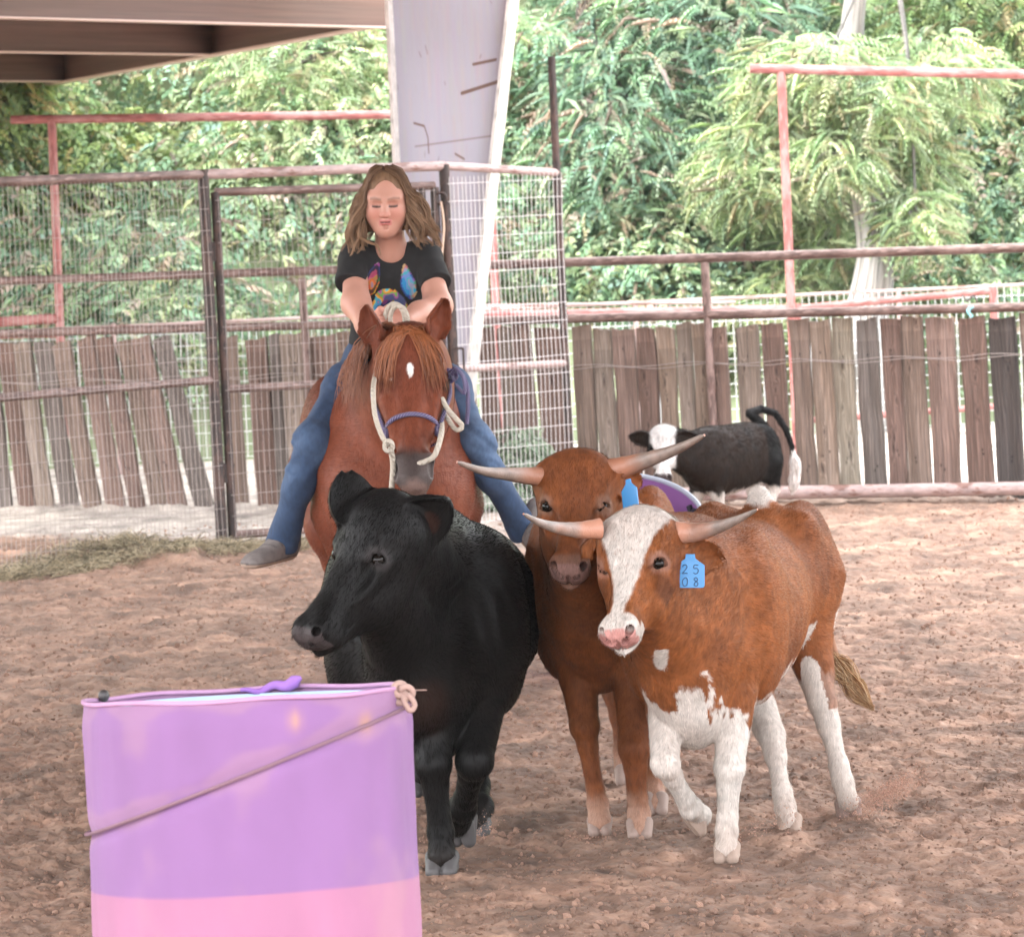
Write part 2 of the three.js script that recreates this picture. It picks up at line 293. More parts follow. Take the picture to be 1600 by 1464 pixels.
const M = {
  brownPipe: new THREE.MeshStandardMaterial({ map: rep(rusty([.42, .32, .29], [.54, .44, .41], .52), 1, 1.5), roughness: .55, metalness: .15, bumpMap: T_blotch.bump, bumpScale: .0012 }),
  darkPipe: new THREE.MeshStandardMaterial({ map: rep(rusty([.21, .155, .14], [.33, .24, .21], .56), 1, 1.5), roughness: .6, metalness: .15, bumpMap: T_blotch.bump, bumpScale: .001 }),
  pinkPipe: new THREE.MeshStandardMaterial({ map: rep(rusty([.62, .36, .34], [.68, .48, .46], .56), 1, 1.2), roughness: .6, bumpMap: T_blotch.bump, bumpScale: .001 }),
  palePipe: new THREE.MeshStandardMaterial({ map: rep(rusty([.72, .62, .60], [.50, .36, .32], .6), 1, 1.2), roughness: .5, bumpMap: T_blotch.bump, bumpScale: .001 }),
  wire: new THREE.MeshStandardMaterial({ color: lin(.33, .28, .26), roughness: .5, metalness: .3 }),
  roofBrown: new THREE.MeshStandardMaterial({ map: rep(rusty([.47, .345, .30], [.40, .285, .245], .5), .5, .5), roughness: .6 }),
};
// ---------- ground ----------
const fenceL = V3(-3.59, 0, -29.5), fenceR = V3(3.25, 0, -26.05);                // line of the board fence
const fenceZ = (x) => lerp(fenceL.z, fenceR.z, (x - fenceL.x) / (fenceR.x - fenceL.x));
function groundH(x, z) {
  const d = -z; if (d < 4 || d > 70 || Math.abs(x) > 12) return 0;
  const near = sstep(34, 24, d) * sstep(5, 9, d) * sstep(12, 8, Math.abs(x));
  const r1 = fbm(x * 2.2, z * 2.2, 1, 3), r2 = fbm(x * 9 + 3, z * 7, 4, 3), r3 = Math.abs(vnoise(x * 24, z * 20, 7)), r4 = Math.abs(vnoise(x * 52 + 4, z * 46, 2)), r5 = 1 - Math.abs(vnoise(x * 13 + 1.7 * r1, z * 10, 12));
  let h = -.003 + near * (.02 * r1 + .017 * r2 + .013 * (r3 - .3) + .009 * (r4 - .3) + .014 * (r5 - .6));
  const f = z - fenceZ(x); h += .03 * Math.exp(-(((f + .05) / .22) ** 2)) * (1 + r2);    // soil heaped along the boards
  h += .09 * Math.exp(-(((x + 2.6) / .9) ** 2) - ((z + 24.7 - .55 * (x + 2.6)) / .5) ** 2) * (1 + r2);
  return h;
}
{
  const xs = [], zs = []; for (let x = -3.1; x <= 3.35; x += .0165) xs.push(x); for (let g = .03, x = 3.35; x < 450; x += g, g *= 1.16) { xs.push(x + g); xs.unshift(-3.1 - (x - 3.35) - g); }
  for (let d = 10.8; d <= 17; d += .022) zs.push(-d); for (let d = 17.05; d <= 30; d += .05) zs.push(-d); for (let g = .08, d = 30; d < 500; d += g, g *= 1.16) zs.push(-d - g); for (let g = .05, d = 10.8; d > -300; d -= g, g *= 1.16) zs.unshift(-(d - g));
  const nx = xs.length, nz = zs.length, P_ = new Float32Array(nx * nz * 3), C_ = new Float32Array(nx * nz * 3), U_ = new Float32Array(nx * nz * 2), I_ = [];
  for (let j = 0; j < nz; j++) for (let i = 0; i < nx; i++) {
    const x = xs[i], z = zs[j], o = (j * nx + i), h = groundH(x, z); P_[o * 3] = x; P_[o * 3 + 1] = h; P_[o * 3 + 2] = z; U_[o * 2] = x; U_[o * 2 + 1] = z;
    const n = fbm(x * 1.3, z * 1.3, 2, 3), m = fbm(x * 14, z * 11, 3, 3), sp = vnoise(x * 38, z * 34, 5);
    let c = mix3_([.265, .145, .095], [.43, .262, .18], clamp(.5 + n * .22 + m * 1.0 + h * 6, 0, 1)); if (sp > .5) c = mix3_(c, [.5, .335, .255], (sp - .5) * 1.5); if (sp < -.6) c = mul3_(c, .8);
    const f = z - fenceZ(x), out = Math.max(sstep(.5, -.6, f), sstep(.1, -.9, z + 25.3 - .9 * (x + 1.8)) * sstep(.5, -.5, x));
    c = mix3_(c, mul3_([.72, .63, .55], .92 + .2 * m), out);
    C_[o * 3] = c[0]; C_[o * 3 + 1] = c[1]; C_[o * 3 + 2] = c[2];
  }
  for (let j = 0; j < nz - 1; j++) for (let i = 0; i < nx - 1; i++) { const a = j * nx + i; I_.push(a, a + 1, a + nx, a + 1, a + nx + 1, a + nx); }
  const g = new THREE.BufferGeometry(); g.setAttribute('position', new THREE.BufferAttribute(P_, 3)); g.setAttribute('color', new THREE.BufferAttribute(C_, 3)); g.setAttribute('uv', new THREE.BufferAttribute(U_, 2)); g.setIndex(I_); g.computeVertexNormals();
  const bt = tileNoise(512, 512, 61, 22, 22, 5, .62), ct = tileNoise(512, 512, 67, 9, 9, 6, .6);
  struct('ground', g, new THREE.MeshStandardMaterial({ vertexColors: true, roughness: .96, map: rep(dataTex(512, 512, (i) => .68 + .62 * (ct[i] - .32), true), .55, .55), bumpMap: rep(dataTex(512, 512, (i) => bt[i]), .9, .9), bumpScale: .018 }));
  // loose clods of dirt
  const rd = rng(3), base = new THREE.IcosahedronGeometry(1, 1), p = base.attributes.position; for (let i = 0; i < p.count; i++) { const x = p.getX(i), y = p.getY(i), z = p.getZ(i), k = .82 + .36 * (vnoise(x * 1.7 + 4, y * 1.7, z * 1.7)); p.setXYZ(i, x * k, y * k * .72, z * k); } base.computeVertexNormals();
  const N = 30000, im = new THREE.InstancedMesh(base, new THREE.MeshStandardMaterial({ roughness: .97, bumpMap: T_blotch.bump, bumpScale: .01 }), N), mt = new THREE.Matrix4(), q = new THREE.Quaternion(), e = new THREE.Euler(), col = new THREE.Color();
  for (let i = 0; i < N; i++) { const d = 11 + 16 * Math.pow(rd(), 1.25), x = (rd() - .5) * (.26 * d + .6), z = -d, s = .003 + .0095 * Math.pow(rd(), 5) * (vnoise(x * 2, z * 2, 8) > 0 ? 1.2 : .7); e.set(rd() * 6, rd() * 6, rd() * 6); q.setFromEuler(e);
    mt.compose(V3(x, groundH(x, z) + s * .25, z), q, V3(s * (1 + .5 * rd()), s, s * (1 + .4 * rd()))); im.setMatrixAt(i, mt); const v = .75 + .55 * rd(); im.setColorAt(i, col.setRGB(.35 * v, .21 * v, .15 * v)); }
  im.name = 'dirt_clods'; im.castShadow = im.receiveShadow = true; scene.add(im); tag(im, 'loose clods of reddish dirt strewn over the arena ground', 'dirt', null, 'stuff');
}
function mix3_(a, b, t) { return [a[0] + (b[0] - a[0]) * t, a[1] + (b[1] - a[1]) * t, a[2] + (b[2] - a[2]) * t]; }
function mul3_(a, k) { return [a[0] * k, a[1] * k, a[2] * k]; }

// ---------- roof and column ----------
{
  const e0 = V3(-.83, 0, -28.1), ed = V3(-1.42, 0, -3.9).normalize(), bd = V3(2.05, 0, -3.55).normalize(), Hb = 3.24, t = thing('arena_roof', 'brown steel roof with deep beams over the arena, upper left', 'roof', V3(-6, Hb, -24));
  const E = (s) => e0.clone().addScaledVector(ed, s);            // along the eave, s metres beyond the column
  const deckGeo = (s0, s1, y) => { const near = E(s0), far = E(s1), k = new THREE.Shape(); k.moveTo(near.x, -near.z); k.lineTo(far.x, -far.z); k.lineTo(-7.5, -far.z); k.lineTo(-7.5, -near.z); k.closePath(); const g = new THREE.ExtrudeGeometry(k, { depth: .06, bevelEnabled: false }); g.rotateX(-Math.PI / 2); g.translate(0, y, 0); return g; };
  part('roof_deck', deckGeo(-.1, 17, Hb + .3), M.roofBrown, t); part('roof_deck', deckGeo(-25, .4, Hb + 1.5), M.roofBrown, t);   // lower bays beyond the column, higher hall on this side
  part('eave_beam', beam(E(.0).setY(Hb + .15), E(17).setY(Hb + .15), .05, .296), M.roofBrown, t); part('eave_beam', beam(E(-25).setY(Hb + 1.35), E(.4).setY(Hb + 1.35), .05, .296), M.roofBrown, t);
  const trim = new THREE.MeshStandardMaterial({ color: lin(.55, .4, .35), roughness: .5 });
  part('eave_flange', beam(E(0).setY(Hb - .008), E(17).setY(Hb - .008), .13, .014), trim, t);
  for (const s of [0, 3.72, 8.3, 12.4]) { const a = E(s).addScaledVector(bd, s ? -.05 : .42).setY(Hb + .15), b = a.clone().addScaledVector(bd, -(a.x + 7.4) / bd.x); part('roof_beam', beam(a, b, .04, .294), M.roofBrown, t); part('beam_flange', beam(a.clone().setY(Hb - .006), b.clone().setY(Hb - .006), .1, .012), trim, t); }
}
{
  const d = 27.25, t = thing('steel_column', 'tapered off-white steel column with rust marks behind the rider', 'column', P(700, 800, d).setY(0));
  const cv = document.createElement('canvas'); cv.width = 512; cv.height = 1024; const g = cv.getContext('2d'); g.fillStyle = '#a09eaa'; g.fillRect(0, 0, 512, 1024);
  const rd = rng(12); for (let i = 0; i < 900; i++) { g.fillStyle = `rgba(${150 + rd() * 60},${130 + rd() * 50},${120 + rd() * 50},${.03 + .05 * rd()})`; const w = 4 + rd() * 60, h = 10 + rd() * 160; g.fillRect(rd() * 512, rd() * 1024, w * .3, h); }
  g.lineCap = 'round'; const line = (p, w, a) => { g.strokeStyle = `rgba(86,58,44,${a})`; g.lineWidth = w; g.beginPath(); p.forEach(([x, y], i) => i ? g.lineTo(x, y) : g.moveTo(x, y)); g.stroke(); };
  line([[300, 258], [390, 252]], 5, .8); line([[250, 306], [390, 290]], 6, .85); line([[60, 352], [100, 358], [112, 378], [112, 404]], 4, .7); line([[60, 392], [380, 380]], 3, .35); line([[215, 408], [250, 418]], 4, .6); line([[110, 70], [160, 36]], 4, .7); line([[205, 58], [290, 54]], 5, .75); line([[290, 80], [310, 68], [335, 82]], 3, .6);
  for (let i = 0; i < 40; i++) { const x = rd() * 512, y = rd() * 1024; line([[x, y], [x + rd() * 14 - 7, y + rd() * 14]], 2 + rd() * 3, .12 + .25 * rd()); }
  const px = new Uint8Array(g.getImageData(0, 0, 512, 1024).data.buffer.slice(0)), wt = new THREE.DataTexture(new Uint8Array(512 * 1024 * 4), 512, 1024); for (let j = 0; j < 1024; j++) for (let i = 0; i < 2048; i++) wt.image.data[(1023 - j) * 2048 + i] = px[j * 2048 + i];
  wt.colorSpace = THREE.SRGBColorSpace; wt.magFilter = THREE.LinearFilter; wt.minFilter = THREE.LinearMipmapLinearFilter; wt.generateMipmaps = true; wt.needsUpdate = true;
  const web = new THREE.MeshStandardMaterial({ map: wt, roughness: .5, bumpMap: T_blotch.bump, bumpScale: .002 }), fl = new THREE.MeshStandardMaterial({ map: rep(rusty([.86, .83, .80], [.60, .48, .40], .68), .8, .8), roughness: .5 });
  // outline of the web in its own plane (metres from the outer foot), turned a little towards the right
  const L0 = P(650, 800, d), yaw = -.3, ax = V3(Math.cos(yaw), 0, -Math.sin(yaw)), nz = V3(Math.sin(yaw) * -1, 0, Math.cos(yaw)).negate(); const c0 = V3(L0.x, 0, -d);
  const Hc = 3.9, wTop = .9, wAt = (y) => lerp(.29, .93, Math.pow(clamp(y / Hc, 0, 1), 1.05)), wp = (u, y, n) => c0.clone().addScaledVector(ax, u).setY(y).addScaledVector(V3(-Math.sin(yaw), 0, -Math.cos(yaw)), -n);
  const quad = (pts, uv) => { const G = new THREE.BufferGeometry(); G.setAttribute('position', new THREE.Float32BufferAttribute(pts.flatMap((p) => [p.x, p.y, p.z]), 3)); G.setAttribute('uv', new THREE.Float32BufferAttribute(uv, 2)); G.setIndex([0, 1, 2, 0, 2, 3]); G.computeVertexNormals(); return G; };
  const slab = (f, uvf, n0, n1) => { const gs = [], N = 6; for (let i = 0; i < N; i++) { const y0 = Hc * i / N, y1 = Hc * (i + 1) / N; const q = (n, s) => { const p = [wp(f(y0)[0], y0, n), wp(f(y0)[1], y0, n), wp(f(y1)[1], y1, n), wp(f(y1)[0], y1, n)]; return quad(s > 0 ? p : p.reverse(), s > 0 ? uvf(y0, y1) : uvf(y0, y1)); }; gs.push(q(n1, 1), q(n0, -1)); for (const k of [0, 1]) { const p = [wp(f(y0)[k], y0, n0), wp(f(y0)[k], y0, n1), wp(f(y1)[k], y1, n1), wp(f(y1)[k], y1, n0)]; gs.push(quad(k ? p.reverse() : p, [0, y0, .2, y0, .2, y1, 0, y1])); } } return mergeGeometries(gs); };
  part('web', slab((y) => [.012, wAt(y) - .012], (a, b) => [0, a / Hc, wAt(a) / .93, a / Hc, wAt(b) / .93, b / Hc, 0, b / Hc], -.006, .006), web, t);
  part('flange', slab((y) => [-.012, .0115], (a, b) => [0, a, .02, a, .02, b, 0, b], -.1, .1), fl, t); part('flange', slab((y) => [wAt(y) - .0115, wAt(y) + .012], (a, b) => [0, a, .02, a, .02, b, 0, b], -.1, .1), fl, t);
}
// ---------- fences and gate of welded mesh ----------
function wires(a, b, y0, y1, sv, sh, rv, seed) {            // mesh hung between two ground points
  const L = a.distanceTo(b), dir = b.clone().sub(a).normalize(), nrm = new THREE.Vector3().crossVectors(dir, up_).normalize(), G = [], rd = rng(seed), bow = (u, y) => .012 * Math.sin(u * 5 + seed) + .01 * Math.sin(y * 4 + u * 2 + seed);
  const w4 = (pts) => tube(pts, rv, 4, false, pts.length - 1);
  for (let u = sv / 2; u < L; u += sv) { const j = (rd() - .5) * .004; const p = []; for (let i = 0; i <= 5; i++) { const y = lerp(y0, y1, i / 5); p.push(a.clone().addScaledVector(dir, u + j + (rd() - .5) * .003).setY(y).addScaledVector(nrm, bow(u, y))); } G.push(w4(p)); }
  for (let y = y0; y <= y1 + .001; y += sh) { const p = []; for (let i = 0; i <= 10; i++) { const u = L * i / 10; p.push(a.clone().addScaledVector(dir, u).setY(y + (rd() - .5) * .004).addScaledVector(nrm, bow(u, y) + rv * 1.6)); } G.push(w4(p)); }
  return mergeGeometries(G);
}
const up_ = V3(0, 1, 0);
const gp = (px, d, y = 0) => P(px, 700, d).setY(y);
const post1 = V3(-1.79, 0, -25.3), post2 = V3(-.335, 0, -26.0), post3 = V3(.375, 0, -26.65), postL = V3(-4.3, 0, -22.6);
{
  const t = thing('mesh_fence', 'tall welded wire mesh fence panel on brown pipes at the far left', 'fence', post1.clone().lerp(postL, .5)), dir = post1.clone().sub(postL).normalize();
  part('post', pipe(post1.clone(), post1.clone().setY(2.3), .036, 14), M.darkPipe, t); part('post', pipe(postL.clone(), postL.clone().setY(2.3), .036), M.darkPipe, t);
  part('top_rail', pipe(postL.clone().setY(2.27), post1.clone().setY(2.27), .03, 14), M.brownPipe, t); part('middle_rail', pipe(postL.clone().setY(1.03), post1.clone().setY(1.02), .026, 12), M.brownPipe, t);
  const w = part('wire_mesh', wires(postL.clone().add(V3(.03, 0, .045)), post1.clone().add(V3(.03, 0, .045)), -.02, 2.25, .036, .13, .0015, 1), M.wire, t); w.userData.kind = 'stuff';
}
{
  const a = post1.clone().lerp(post2, .045), b = post1.clone().lerp(post2, .955), t = thing('mesh_gate', 'tall brown pipe gate filled with wire mesh, behind the rider', 'gate', a.clone());
  part('stile', pipe(a.clone().setY(.06), a.clone().setY(2.16), .028, 12), M.darkPipe, t); part('stile', pipe(b.clone().setY(.06), b.clone().setY(2.13), .028, 12), M.darkPipe, t); const b2 = post1.clone().lerp(post2, .9); part('stile', pipe(b2.clone().setY(.08), b2.clone().setY(2.13), .024, 12), M.darkPipe, t);
  for (const [y, n] of [[2.16, 'top_rail'], [.96, 'middle_rail'], [.07, 'bottom_rail']]) part(n, pipe(a.clone().setY(y), b.clone().setY(y - .02), .026, 12), M.brownPipe, t);
  const w = part('wire_mesh', wires(a.clone().add(V3(0, 0, .035)), b.clone().add(V3(0, 0, .035)), .06, 2.13, .037, .128, .0015, 2), M.wire, t); w.userData.kind = 'stuff';
  const q = post2.clone().add(V3(.03, .98, .05)), fr = [V3(-.03, -.14, 0), V3(.035, -.14, 0), V3(.035, .14, 0), V3(-.03, .14, 0)].map((v) => v.add(q)); part('latch', mergeGeometries(fr.map((v, i) => beam(v, fr[(i + 1) % 4], .014, .014, V3(0, 0, 1)))), M.darkPipe, t);
  for (const y of [.45, 1.8]) { const h = new THREE.CylinderGeometry(.042, .042, .12, 14); h.translate(a.x - .035, y, a.z - .012); part('hinge', h, M.darkPipe, t); }
}
{
  const t = thing('mesh_fence', 'narrow wire mesh fence panel right of the gate, in front of the column', 'fence', post2.clone());
  part('post', pipe(post2.clone(), post2.clone().setY(2.27), .034, 14), M.darkPipe, t); part('post', pipe(post3.clone(), post3.clone().setY(2.93), .026, 14), M.darkPipe, t);
  part('top_rail', pipe(post1.clone().setY(2.27), post2.clone().setY(2.26), .031, 14), M.palePipe, t); part('top_rail', pipe(post2.clone().setY(2.26), post3.clone().setY(2.19), .027, 14), M.palePipe, t); part('middle_rail', pipe(post2.clone().setY(.99), post3.clone().setY(.97), .024, 12), M.palePipe, t);
  const w = part('wire_mesh', wires(post2.clone().add(V3(.02, 0, .04)), post3.clone().add(V3(.02, 0, .04)), .02, 2.19, .036, .112, .0018, 3), new THREE.MeshStandardMaterial({ color: lin(.62, .58, .57), roughness: .5, metalness: .3 }), t); w.userData.kind = 'stuff';
  const c = new THREE.TorusGeometry(.035, .009, 8, 20); c.translate(post2.x - .03, 2.06, post2.z + .05); part('ring', c, M.darkPipe, t);
}
{ // cord hanging from the gate post
  const t = thing('hanging_cord', 'thin tan cord hanging from the ring on the gate post', 'cord', post2.clone().setY(2.03)), p = [];
  for (let i = 0; i <= 8; i++) p.push(post2.clone().add(V3(-.03 + .012 * Math.sin(i), 2.04 - i * .085, .06))); const kn = new THREE.SphereGeometry(.018, 10, 8); kn.scale(.8, 1.6, .8); kn.translate(p[7].x, p[7].y, p[7].z);
  part('cord', mergeGeometries([tube(p, .007, 7), kn]), new THREE.MeshStandardMaterial({ color: lin(.55, .4, .3), roughness: .9 }), t);
}
// ---------- board fence round the arena ----------
const fdir = fenceR.clone().sub(fenceL).normalize(), fn_ = new THREE.Vector3().crossVectors(fdir, up_).normalize();   // towards the camera
const onFence = (px, y) => { const o = camera.position, v = P(px, 650, 27).sub(o); const t = ((fenceL.x - o.x) * fn_.x + (fenceL.z - o.z) * fn_.z) / (v.x * fn_.x + v.z * fn_.z); return V3(o.x + v.x * t, y, o.z + v.z * t); };
{
  const t = thing('board_fence', 'weathered upright board fence with brown pipe rails round the arena', 'fence', V3(0, 0, fenceZ(0)));
  const planks = [0, 1, 2, 3, 4].map((k) => {                        // one whole plank each: grain that bends round knots, splits, nail holes
    const w = 160, h = 768, rk = rng(500 + k * 13), kn = [], cr = [], A = tileNoise(w, h, 700 + k, 4, 3, 4), B = tileNoise(w, h, 710 + k, 40, 6, 3);
    for (let i = 0; i < 2 + k % 3; i++) kn.push([.15 + .7 * rk(), rk(), .03 + .045 * rk()]); for (let i = 0; i < 5; i++) cr.push([rk(), rk() * .8, .15 + .4 * rk(), .004 + .008 * rk(), rk() * 9]); const nl = [[.3 + .4 * rk(), .3], [.3 + .4 * rk(), .32], [.5, .75 + .1 * rk()]];
    const val = (i) => { const x = (i % w) / w, y = Math.floor(i / w) / h; let g = x * 9 + A[i] * 3.2, dk = 0; for (const [kx, ky, kr] of kn) { const dx = (x - kx) / kr, dy = (y - ky) / (kr * .42), q = dx * dx + dy * dy; g += 2.4 * Math.exp(-q * .28) * (dx > 0 ? 1 : -1) * (1 - Math.exp(-q)); dk = Math.max(dk, Math.exp(-q * 1.6)); }
      const ring = .5 + .5 * Math.sin(g * 6.283), fine = B[i]; let v = .72 + .16 * Math.pow(ring, 1.5) + .3 * (fine - .5), c = 0; for (const [cx, cy, cl, cw, cp] of cr) if (y > cy && y < cy + cl) { const e = Math.abs(x - cx - .02 * Math.sin(y * 14 + cp)) / (cw * Math.sin((y - cy) / cl * Math.PI) + .0005); c = Math.max(c, Math.exp(-e * e)); }
      for (const [nx, ny] of nl) c = Math.max(c, Math.exp(-(((x - nx) / .03) ** 2) - (((y - ny) / .006) ** 2))); return [v * (1 - .5 * dk) * (1 - .65 * c), A[i], dk, .55 * ring + .4 * fine - c]; };
    const V = []; for (let i = 0; i < w * h; i++) V.push(val(i)); const clampT = (t) => { t.wrapS = t.wrapT = THREE.MirroredRepeatWrapping; return t; };
    return { col: clampT(dataTex(w, h, (i) => { const [v, a, dk] = V[i], y = Math.floor(i / w) / h, q = v * (.84 + .34 * a) * (y > .9 ? 1.1 : 1); return [q * 1.02 + .03 * dk, q * (.97 + .06 * (a - .5)), q * (.93 + .12 * (a - .5))]; }, true)), bump: clampT(dataTex(w, h, (i) => clamp(V[i][3], 0, 1))) };
  });
  const tones = [[.27, .2, .165], [.33, .27, .23], [.23, .15, .125], [.36, .275, .22], [.2, .17, .155], [.29, .2, .17], [.085, .07, .066], [.34, .3, .24]].map((c, i) => [0, 1].map((j) => { const p = planks[(i * 2 + j * 3) % 5]; return new THREE.MeshStandardMaterial({ color: lin(c[0] * .86, c[1] * .9, c[2] * .93), map: p.col, bumpMap: p.bump, bumpScale: .006, roughness: .92 }); }));
  const rd = rng(55); let bi = 0;
  const board = (top, bot, w, hTop, tone, dz = 0) => {               // centres as points along the fence, width in metres
    const L = hTop + .12, g = new THREE.BoxGeometry(w, L, .045, 4, 12, 1), p = g.attributes.position, uv = g.attributes.uv, s = bi++ * 7.31, cut = (rd() - .5) * .05;
    for (let i = 0; i < p.count; i++) { const x = p.getX(i), y = p.getY(i), z = p.getZ(i), e = Math.abs(x) / (w / 2), q = y / L + .5; let nx = x * (1 + .05 * vnoise(q * 3 + s, s, 1)) + .006 * vnoise(q * 7, s, x > 0 ? 3 : 9) * e, ny = y, nzz = z + .006 * vnoise(q * 5, s, x * 20) - (e > .8 ? .008 * Math.sign(z) : 0);
      if (q > .99) ny += cut * x / w + .012 * vnoise(x * 40, s, 2) - (Math.abs(z) > .01 ? 0 : 0); p.setXYZ(i, nx, ny, nzz); uv.setXY(i, (bi % 4 < 2 ? uv.getX(i) : 1 - uv.getX(i)) , uv.getY(i) * .93 + .07 * (bi % 3) * .5); }
    g.computeVertexNormals(); const ax = top.clone().sub(bot).setY(hTop + .12).normalize(), r = fdir.clone().addScaledVector(ax, -fdir.dot(ax)).normalize(), n = new THREE.Vector3().crossVectors(r, ax);
    g.applyMatrix4(new THREE.Matrix4().makeBasis(r, ax, n).setPosition(bot.clone().setY(-.12).addScaledVector(ax, L / 2).addScaledVector(fn_, dz))); part('board', g, tones[tone][bi % 2], t);
  };
  const at = (px) => onFence(px, 0);
  const right = [[45, 112, 0], [118, 181, 1], [184, 262, 5], [267, 333, 2], [335, 398, 3], [404, 456, 1], [458, 518, 3], [522, 580, 5], [611, 691, 1], [702, 779, 2], [799, 867, 0], [868, 941, 3], [949, 1019, 7], [1028, 1107, 4], [1115, 1184, 2], [1186, 1263, 0], [1270, 1369, 5], [1391, 1481, 2], [1491, 1586, 6], [1596, 1680, 0]];
  for (const [a, b, c] of right) { const pa = 880 + a / 2.222, pb = 880 + b / 2.222, A = at(pa), B = at(pb), m = A.clone().lerp(B, .5); board(m, m.clone().addScaledVector(fdir, .012 * (rd() - .3) + .02), A.distanceTo(B) - .006, 1.165 + .035 * (rd() - .5), c, (rd() - .5) * .02); }
  for (const [a, b, c] of [[349, 375, 0], [391, 423, 2], [425, 441, 4], [444, 488, 1], [492, 530, 5], [534, 566, 0], [570, 604, 2], [608, 640, 1], [644, 680, 3], [684, 716, 0], [722, 742, 5], [752, 778, 2], [783, 803, 1], [806, 836, 5], [842, 886, 2]]) { const A = at(a), B = at(b), m = A.clone().lerp(B, .5); board(m, m.clone().addScaledVector(fdir, .02 + .02 * rd()), A.distanceTo(B), 1.18 + .05 * (rd() - .5), c, (rd() - .5) * .02); }
  const tops = [-42, -15, 12, 41, 71, 102, 139, 170, 199, 226, 255], bots = [-32, 0, 36, 68, 104, 142, 176, 213, 246, 277, 317]; tops.forEach((px, i) => board(at(px), at(bots[i]), PXM(29 + 4 * rd(), 29.2), 1.18 + .05 * rd() + (i > 8 ? .03 : 0), [0, 4, 2, 1, 4, 0, 5, 2, 0, 5, 4][i], i % 2 * .022 - .01));
  for (const [y, r] of [[1.585, .03], [1.215, .03]]) part('rail', pipe(onFence(-60, y + .05).addScaledVector(fn_, .06), onFence(1680, y - .005).addScaledVector(fn_, .06), r, 14), M.brownPipe, t);
  for (const px of [-160, 493, 1122, 1735]) part('post', pipe(onFence(px, -.1).addScaledVector(fn_, .062), onFence(px - 4, 1.57).addScaledVector(fn_, .062), .028, 12), M.brownPipe, t);
  for (const [y, n] of [[.9, 0], [.915, 1]]) { const p = []; for (let i = 0; i <= 40; i++) p.push(onFence(-40 + i * 43, y + .012 * Math.sin(i * 1.7 + n)).addScaledVector(fn_, .04 + .004 * Math.sin(i * 2.1))); part('tie_wire', tube(p, .0022, 5, false, 90), M.wire, t); }
}
tag(part('ground_pipe', pipe(onFence(1040, .075).addScaledVector(fn_, .22), onFence(1700, .09).addScaledVector(fn_, .22), .043, 16), M.palePipe, null), 'pale rusty pipe lying along the foot of the board fence', 'pipe');
// ---------- pens beyond the fence ----------
{
  const t = thing('pipe_gateway', 'tall pink pipe gateway beyond the fence at the right', 'gateway', gp(1240, 31)); part('post', pipe(P(1240, 560, 31).setY(-.05), P(1221, 112, 31), .034, 14), M.pinkPipe, t);
  part('crossbar', pipe(P(1172, 107, 31), P(1690, 118, 31), .036, 14), M.pinkPipe, t); part('post', pipe(P(1690, 118, 31).setY(0), P(1690, 118, 31), .034, 14), M.pinkPipe, t);
  const b = part('rail', pipe(P(730, 493, 31), P(1236, 482, 31), .03, 12), M.pinkPipe, t); part('rail', pipe(P(730, 478, 31.2), P(1150, 472, 31.2), .012, 8), M.palePipe, t);
}
{
  const t = thing('pipe_gate', 'low pink pipe gate sloping up to the right beyond the fence', 'gate', gp(1400, 30.8)); part('top_rail', pipe(P(1246, 482, 30.8), P(1553, 454, 30.6), .026, 12), M.pinkPipe, t); part('stile', pipe(P(1552, 448, 30.6), P(1556, 505, 30.6).setY(.2), .03, 12), M.pinkPipe, t); part('stile', pipe(P(1247, 474, 30.8), P(1251, 520, 30.8).setY(.25), .022, 12), M.pinkPipe, t); part('bottom_rail', pipe(P(1250, 480, 30.8).setY(.3), P(1554, 460, 30.6).setY(.35), .024, 10), M.pinkPipe, t);
  part('chain', tube([P(1505, 462, 30.55), P(1512, 470, 30.5), P(1522, 462, 30.5), P(1528, 474, 30.5)], .008, 6), M.darkPipe, t);
}
tag(part('baling_twine', tube([onFence(1532, 1.23).addScaledVector(fn_, .1), onFence(1530, 1.19).addScaledVector(fn_, .105), onFence(1535, 1.16).addScaledVector(fn_, .1), onFence(1528, 1.2).addScaledVector(fn_, .1), onFence(1536, 1.225).addScaledVector(fn_, .095)], .01, 6), new THREE.MeshStandardMaterial({ color: lin(.25, .55, .6), roughness: .8 }), null), 'scrap of pale blue twine tied on the lower fence rail', 'twine');
{
  const t = thing('pipe_gateway', 'tall pink pipe gateway beyond the fence at the left', 'gateway', gp(90, 32)); part('post', pipe(P(92, 560, 32).setY(-.05), P(80, 186, 32), .034, 14), M.pinkPipe, t); part('crossbar', pipe(P(16, 187, 32), P(760, 177, 32), .034, 14), M.pinkPipe, t); part('post', pipe(P(760, 177, 32).setY(0), P(760, 177, 32), .034, 14), M.pinkPipe, t);
  part('rail', pipe(P(-60, 507, 32), P(96, 497, 32), .04, 12), M.pinkPipe, t); part('rail', pipe(P(-60, 525, 32), P(100, 521, 32), .03, 12), M.pinkPipe, t);
}
{ // low light mesh fence far behind
  const t = thing('low_mesh_fence', 'low pale wire mesh fence in front of the trees', 'fence', V3(0, 0, -33.2)), a = V3(-5.2, 0, -33.2), b = V3(5.2, 0, -32.8);
  const w = part('wire_mesh', wires(a, b, .1, 1.18, .055, .1, .0028, 6), new THREE.MeshStandardMaterial({ color: lin(.6, .6, .6), roughness: .5, metalness: .3 }), t); w.userData.kind = 'stuff'; part('rail', pipe(a.clone().setY(1.18), b.clone().setY(1.18), .014, 8), M.palePipe, t); for (const k of [0, .2, .4, .6, .8, 1]) { const p = a.clone().lerp(b, k); part('post', pipe(p, p.clone().setY(1.2), .022, 8), M.palePipe, t); }
}
